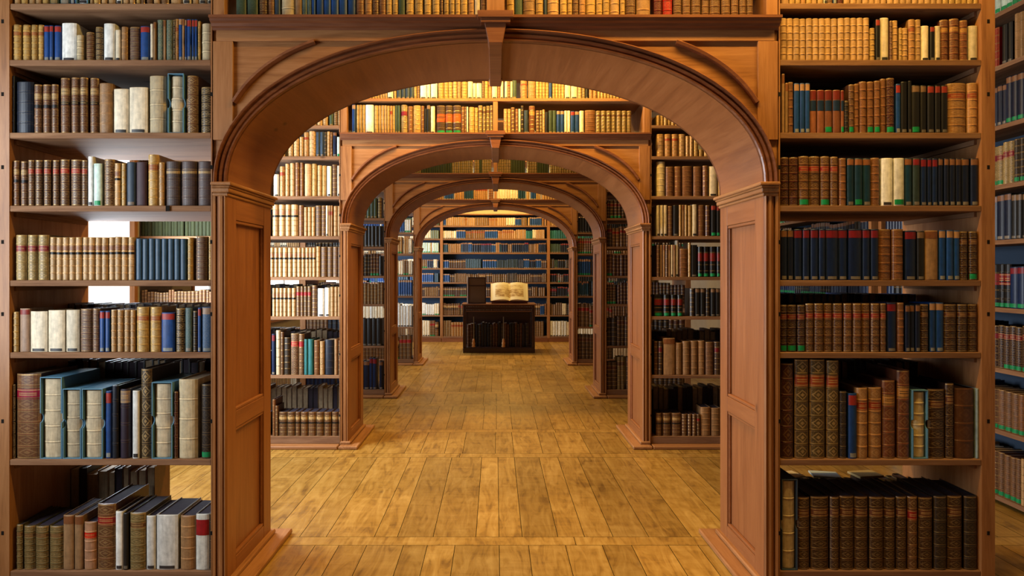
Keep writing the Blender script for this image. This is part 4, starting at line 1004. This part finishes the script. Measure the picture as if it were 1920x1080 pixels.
    def page_mat():
        m, n, l, b = new_mat('engraved_page')
        tc = n.new('ShaderNodeUVMap'); tc.uv_map = 'uv'
        sp = n.new('ShaderNodeSeparateXYZ'); l.new(tc.outputs[0], sp.inputs[0])
        u, v = sp.outputs[0], sp.outputs[1]
        inx = math_n(n, l, 'MULTIPLY', math_n(n, l, 'GREATER_THAN', u, 0.12), math_n(n, l, 'LESS_THAN', u, 0.88))
        iny = math_n(n, l, 'MULTIPLY', math_n(n, l, 'GREATER_THAN', v, 0.17), math_n(n, l, 'LESS_THAN', v, 0.86))
        ins = math_n(n, l, 'MULTIPLY', inx, iny)
        nz = noise_n(n, l, tc.outputs[0], 7, 5, .7)
        sky = math_n(n, l, 'MULTIPLY', math_n(n, l, 'GREATER_THAN', v, 0.60), 0.45)
        ink = math_n(n, l, 'SUBTRACT', nz, math_n(n, l, 'MULTIPLY', sky, 0.35))
        c = ramp_n(n, l, ink, [(0.36, (0.80, 0.70, 0.44, 1)), (0.52, (0.52, 0.36, 0.17, 1)), (0.66, (0.22, 0.13, 0.06, 1))])
        c = mix_n(n, l, ins, (0.90, 0.84, 0.62, 1), c)
        l.new(c, b.inputs['Base Color']); b.inputs['Roughness'].default_value = .8
        return m
    # tilted text block of two swelling halves
    tilt = math.radians(38); bh = .40
    b = MB(); NX = 24
    def P(x, t, lift):
        return (x, t * bh * math.sin(tilt) - lift * math.cos(tilt) * 1.0, .05 + t * bh * math.cos(tilt) + lift * math.sin(tilt))
    def lift(a):
        a = abs(a); return .012 + .045 * (math.sin(min(1, a * 1.15) * math.pi) ** .55) * (1 - .25 * a) if a > 0.001 else .004
    for i in range(NX + 1):
        a = -1 + 2 * i / NX
        for t in (0, 1): b.v.append(P(a * hw * .97, t, lift(a)))
    for i in range(NX):
        u0, u1 = i / NX, (i + 1) / NX
        b.face((2 * i, 2 * i + 2, 2 * i + 3, 2 * i + 1), uv=[(u0, 0), (u1, 0), (u1, 1), (u0, 1)])
    b.obj('open_pages', page_mat(), r3, True, smooth=True)
    b = MB()
    for i in range(NX + 1):
        a = -1 + 2 * i / NX
        b.v += [P(a * hw * .97, 0, lift(a) - .0005), P(a * hw * .97, 0, .0), P(a * hw * .97, 1, lift(a) - .0005), P(a * hw * .97, 1, .0)]
    for i in range(NX):
        k0 = 4 * i
        b.face((k0, k0 + 1, k0 + 5, k0 + 4)); b.face((k0 + 2, k0 + 6, k0 + 7, k0 + 3))
    for k0 in (0, 4 * NX): b.face((k0, k0 + 2, k0 + 3, k0 + 1))
    b.obj('page_block', PAPER, r3, recalc=True)
    b = MB(); k0 = 0
    for l_ in (-.002, -.008):
        b.v += [P(-hw, -.02, l_), P(hw, -.02, l_), P(hw, 1.02, l_), P(-hw, 1.02, l_)]
    for q in ((0, 1, 2, 3), (7, 6, 5, 4), (0, 4, 5, 1), (1, 5, 6, 2), (2, 6, 7, 3), (3, 7, 4, 0)): b.face(q)
    b.obj('cover', plain('dark_red_cover', (0.10, 0.02, 0.012, 1), .4), r3, recalc=True)
    r4 = thing('book_rest', 'dark red wooden wedge rest under the open book', 'book rest', (oc, TY + .10, top + .0005))
    b = MB(); w_ = hw * .93
    b.v = [(-w_, -.05, 0), (w_, -.05, 0), (w_, .28, 0), (-w_, .28, 0), (-w_, -.05, .018), (w_, -.05, .018), (w_, .0, .022), (-w_, .0, .022), (-w_, .26, .33), (w_, .26, .33), (w_, .28, .33), (-w_, .28, .33)]
    for q in ((0, 3, 2, 1), (0, 1, 5, 4), (4, 5, 6, 7), (7, 6, 9, 8), (8, 9, 10, 11), (3, 11, 10, 2), (0, 4, 7, 8, 11, 3), (1, 2, 10, 9, 6, 5)): b.face(q)
    b.obj('wedge', plain('dark_red_rest', (0.09, 0.02, 0.012, 1), .4), r4, recalc=True)
build_table()

# ------------------------------------------------------------------ small things
# papers lying on the rear books of the right bookcase's bottom shelf
for i, (x, a, m, c, l_) in enumerate(((1.58, .3, 'cream', (0.62, 0.52, 0.36, 1), 'curled cream papers'), (1.78, -.2, 'pale', (0.45, 0.52, 0.52, 1), 'pale blue folded paper'), (2.0, .15, 'ochre', (0.42, 0.30, 0.12, 1), 'ochre paper wrapper'))):
    o = MB().box(-.07, .07, -.05, .05, 0, .006 + .003 * i).obj('loose_papers', plain(m + '_paper', c, .8), loc=(x, 3.46, .386), bevel=.001)
    o.rotation_euler[2] = a
    tag(o, l_ + ' lying on the books of the right bookcase bottom shelf', 'papers')
o = MB().box(-.009, .009, -.003, 0, -.026, -.001).obj('shelf_tag', DARK, loc=((316 - VX) / 402, 2.979, 1.794))
tag(o, 'small black tag on the left bookcase shelf edge', 'tag')
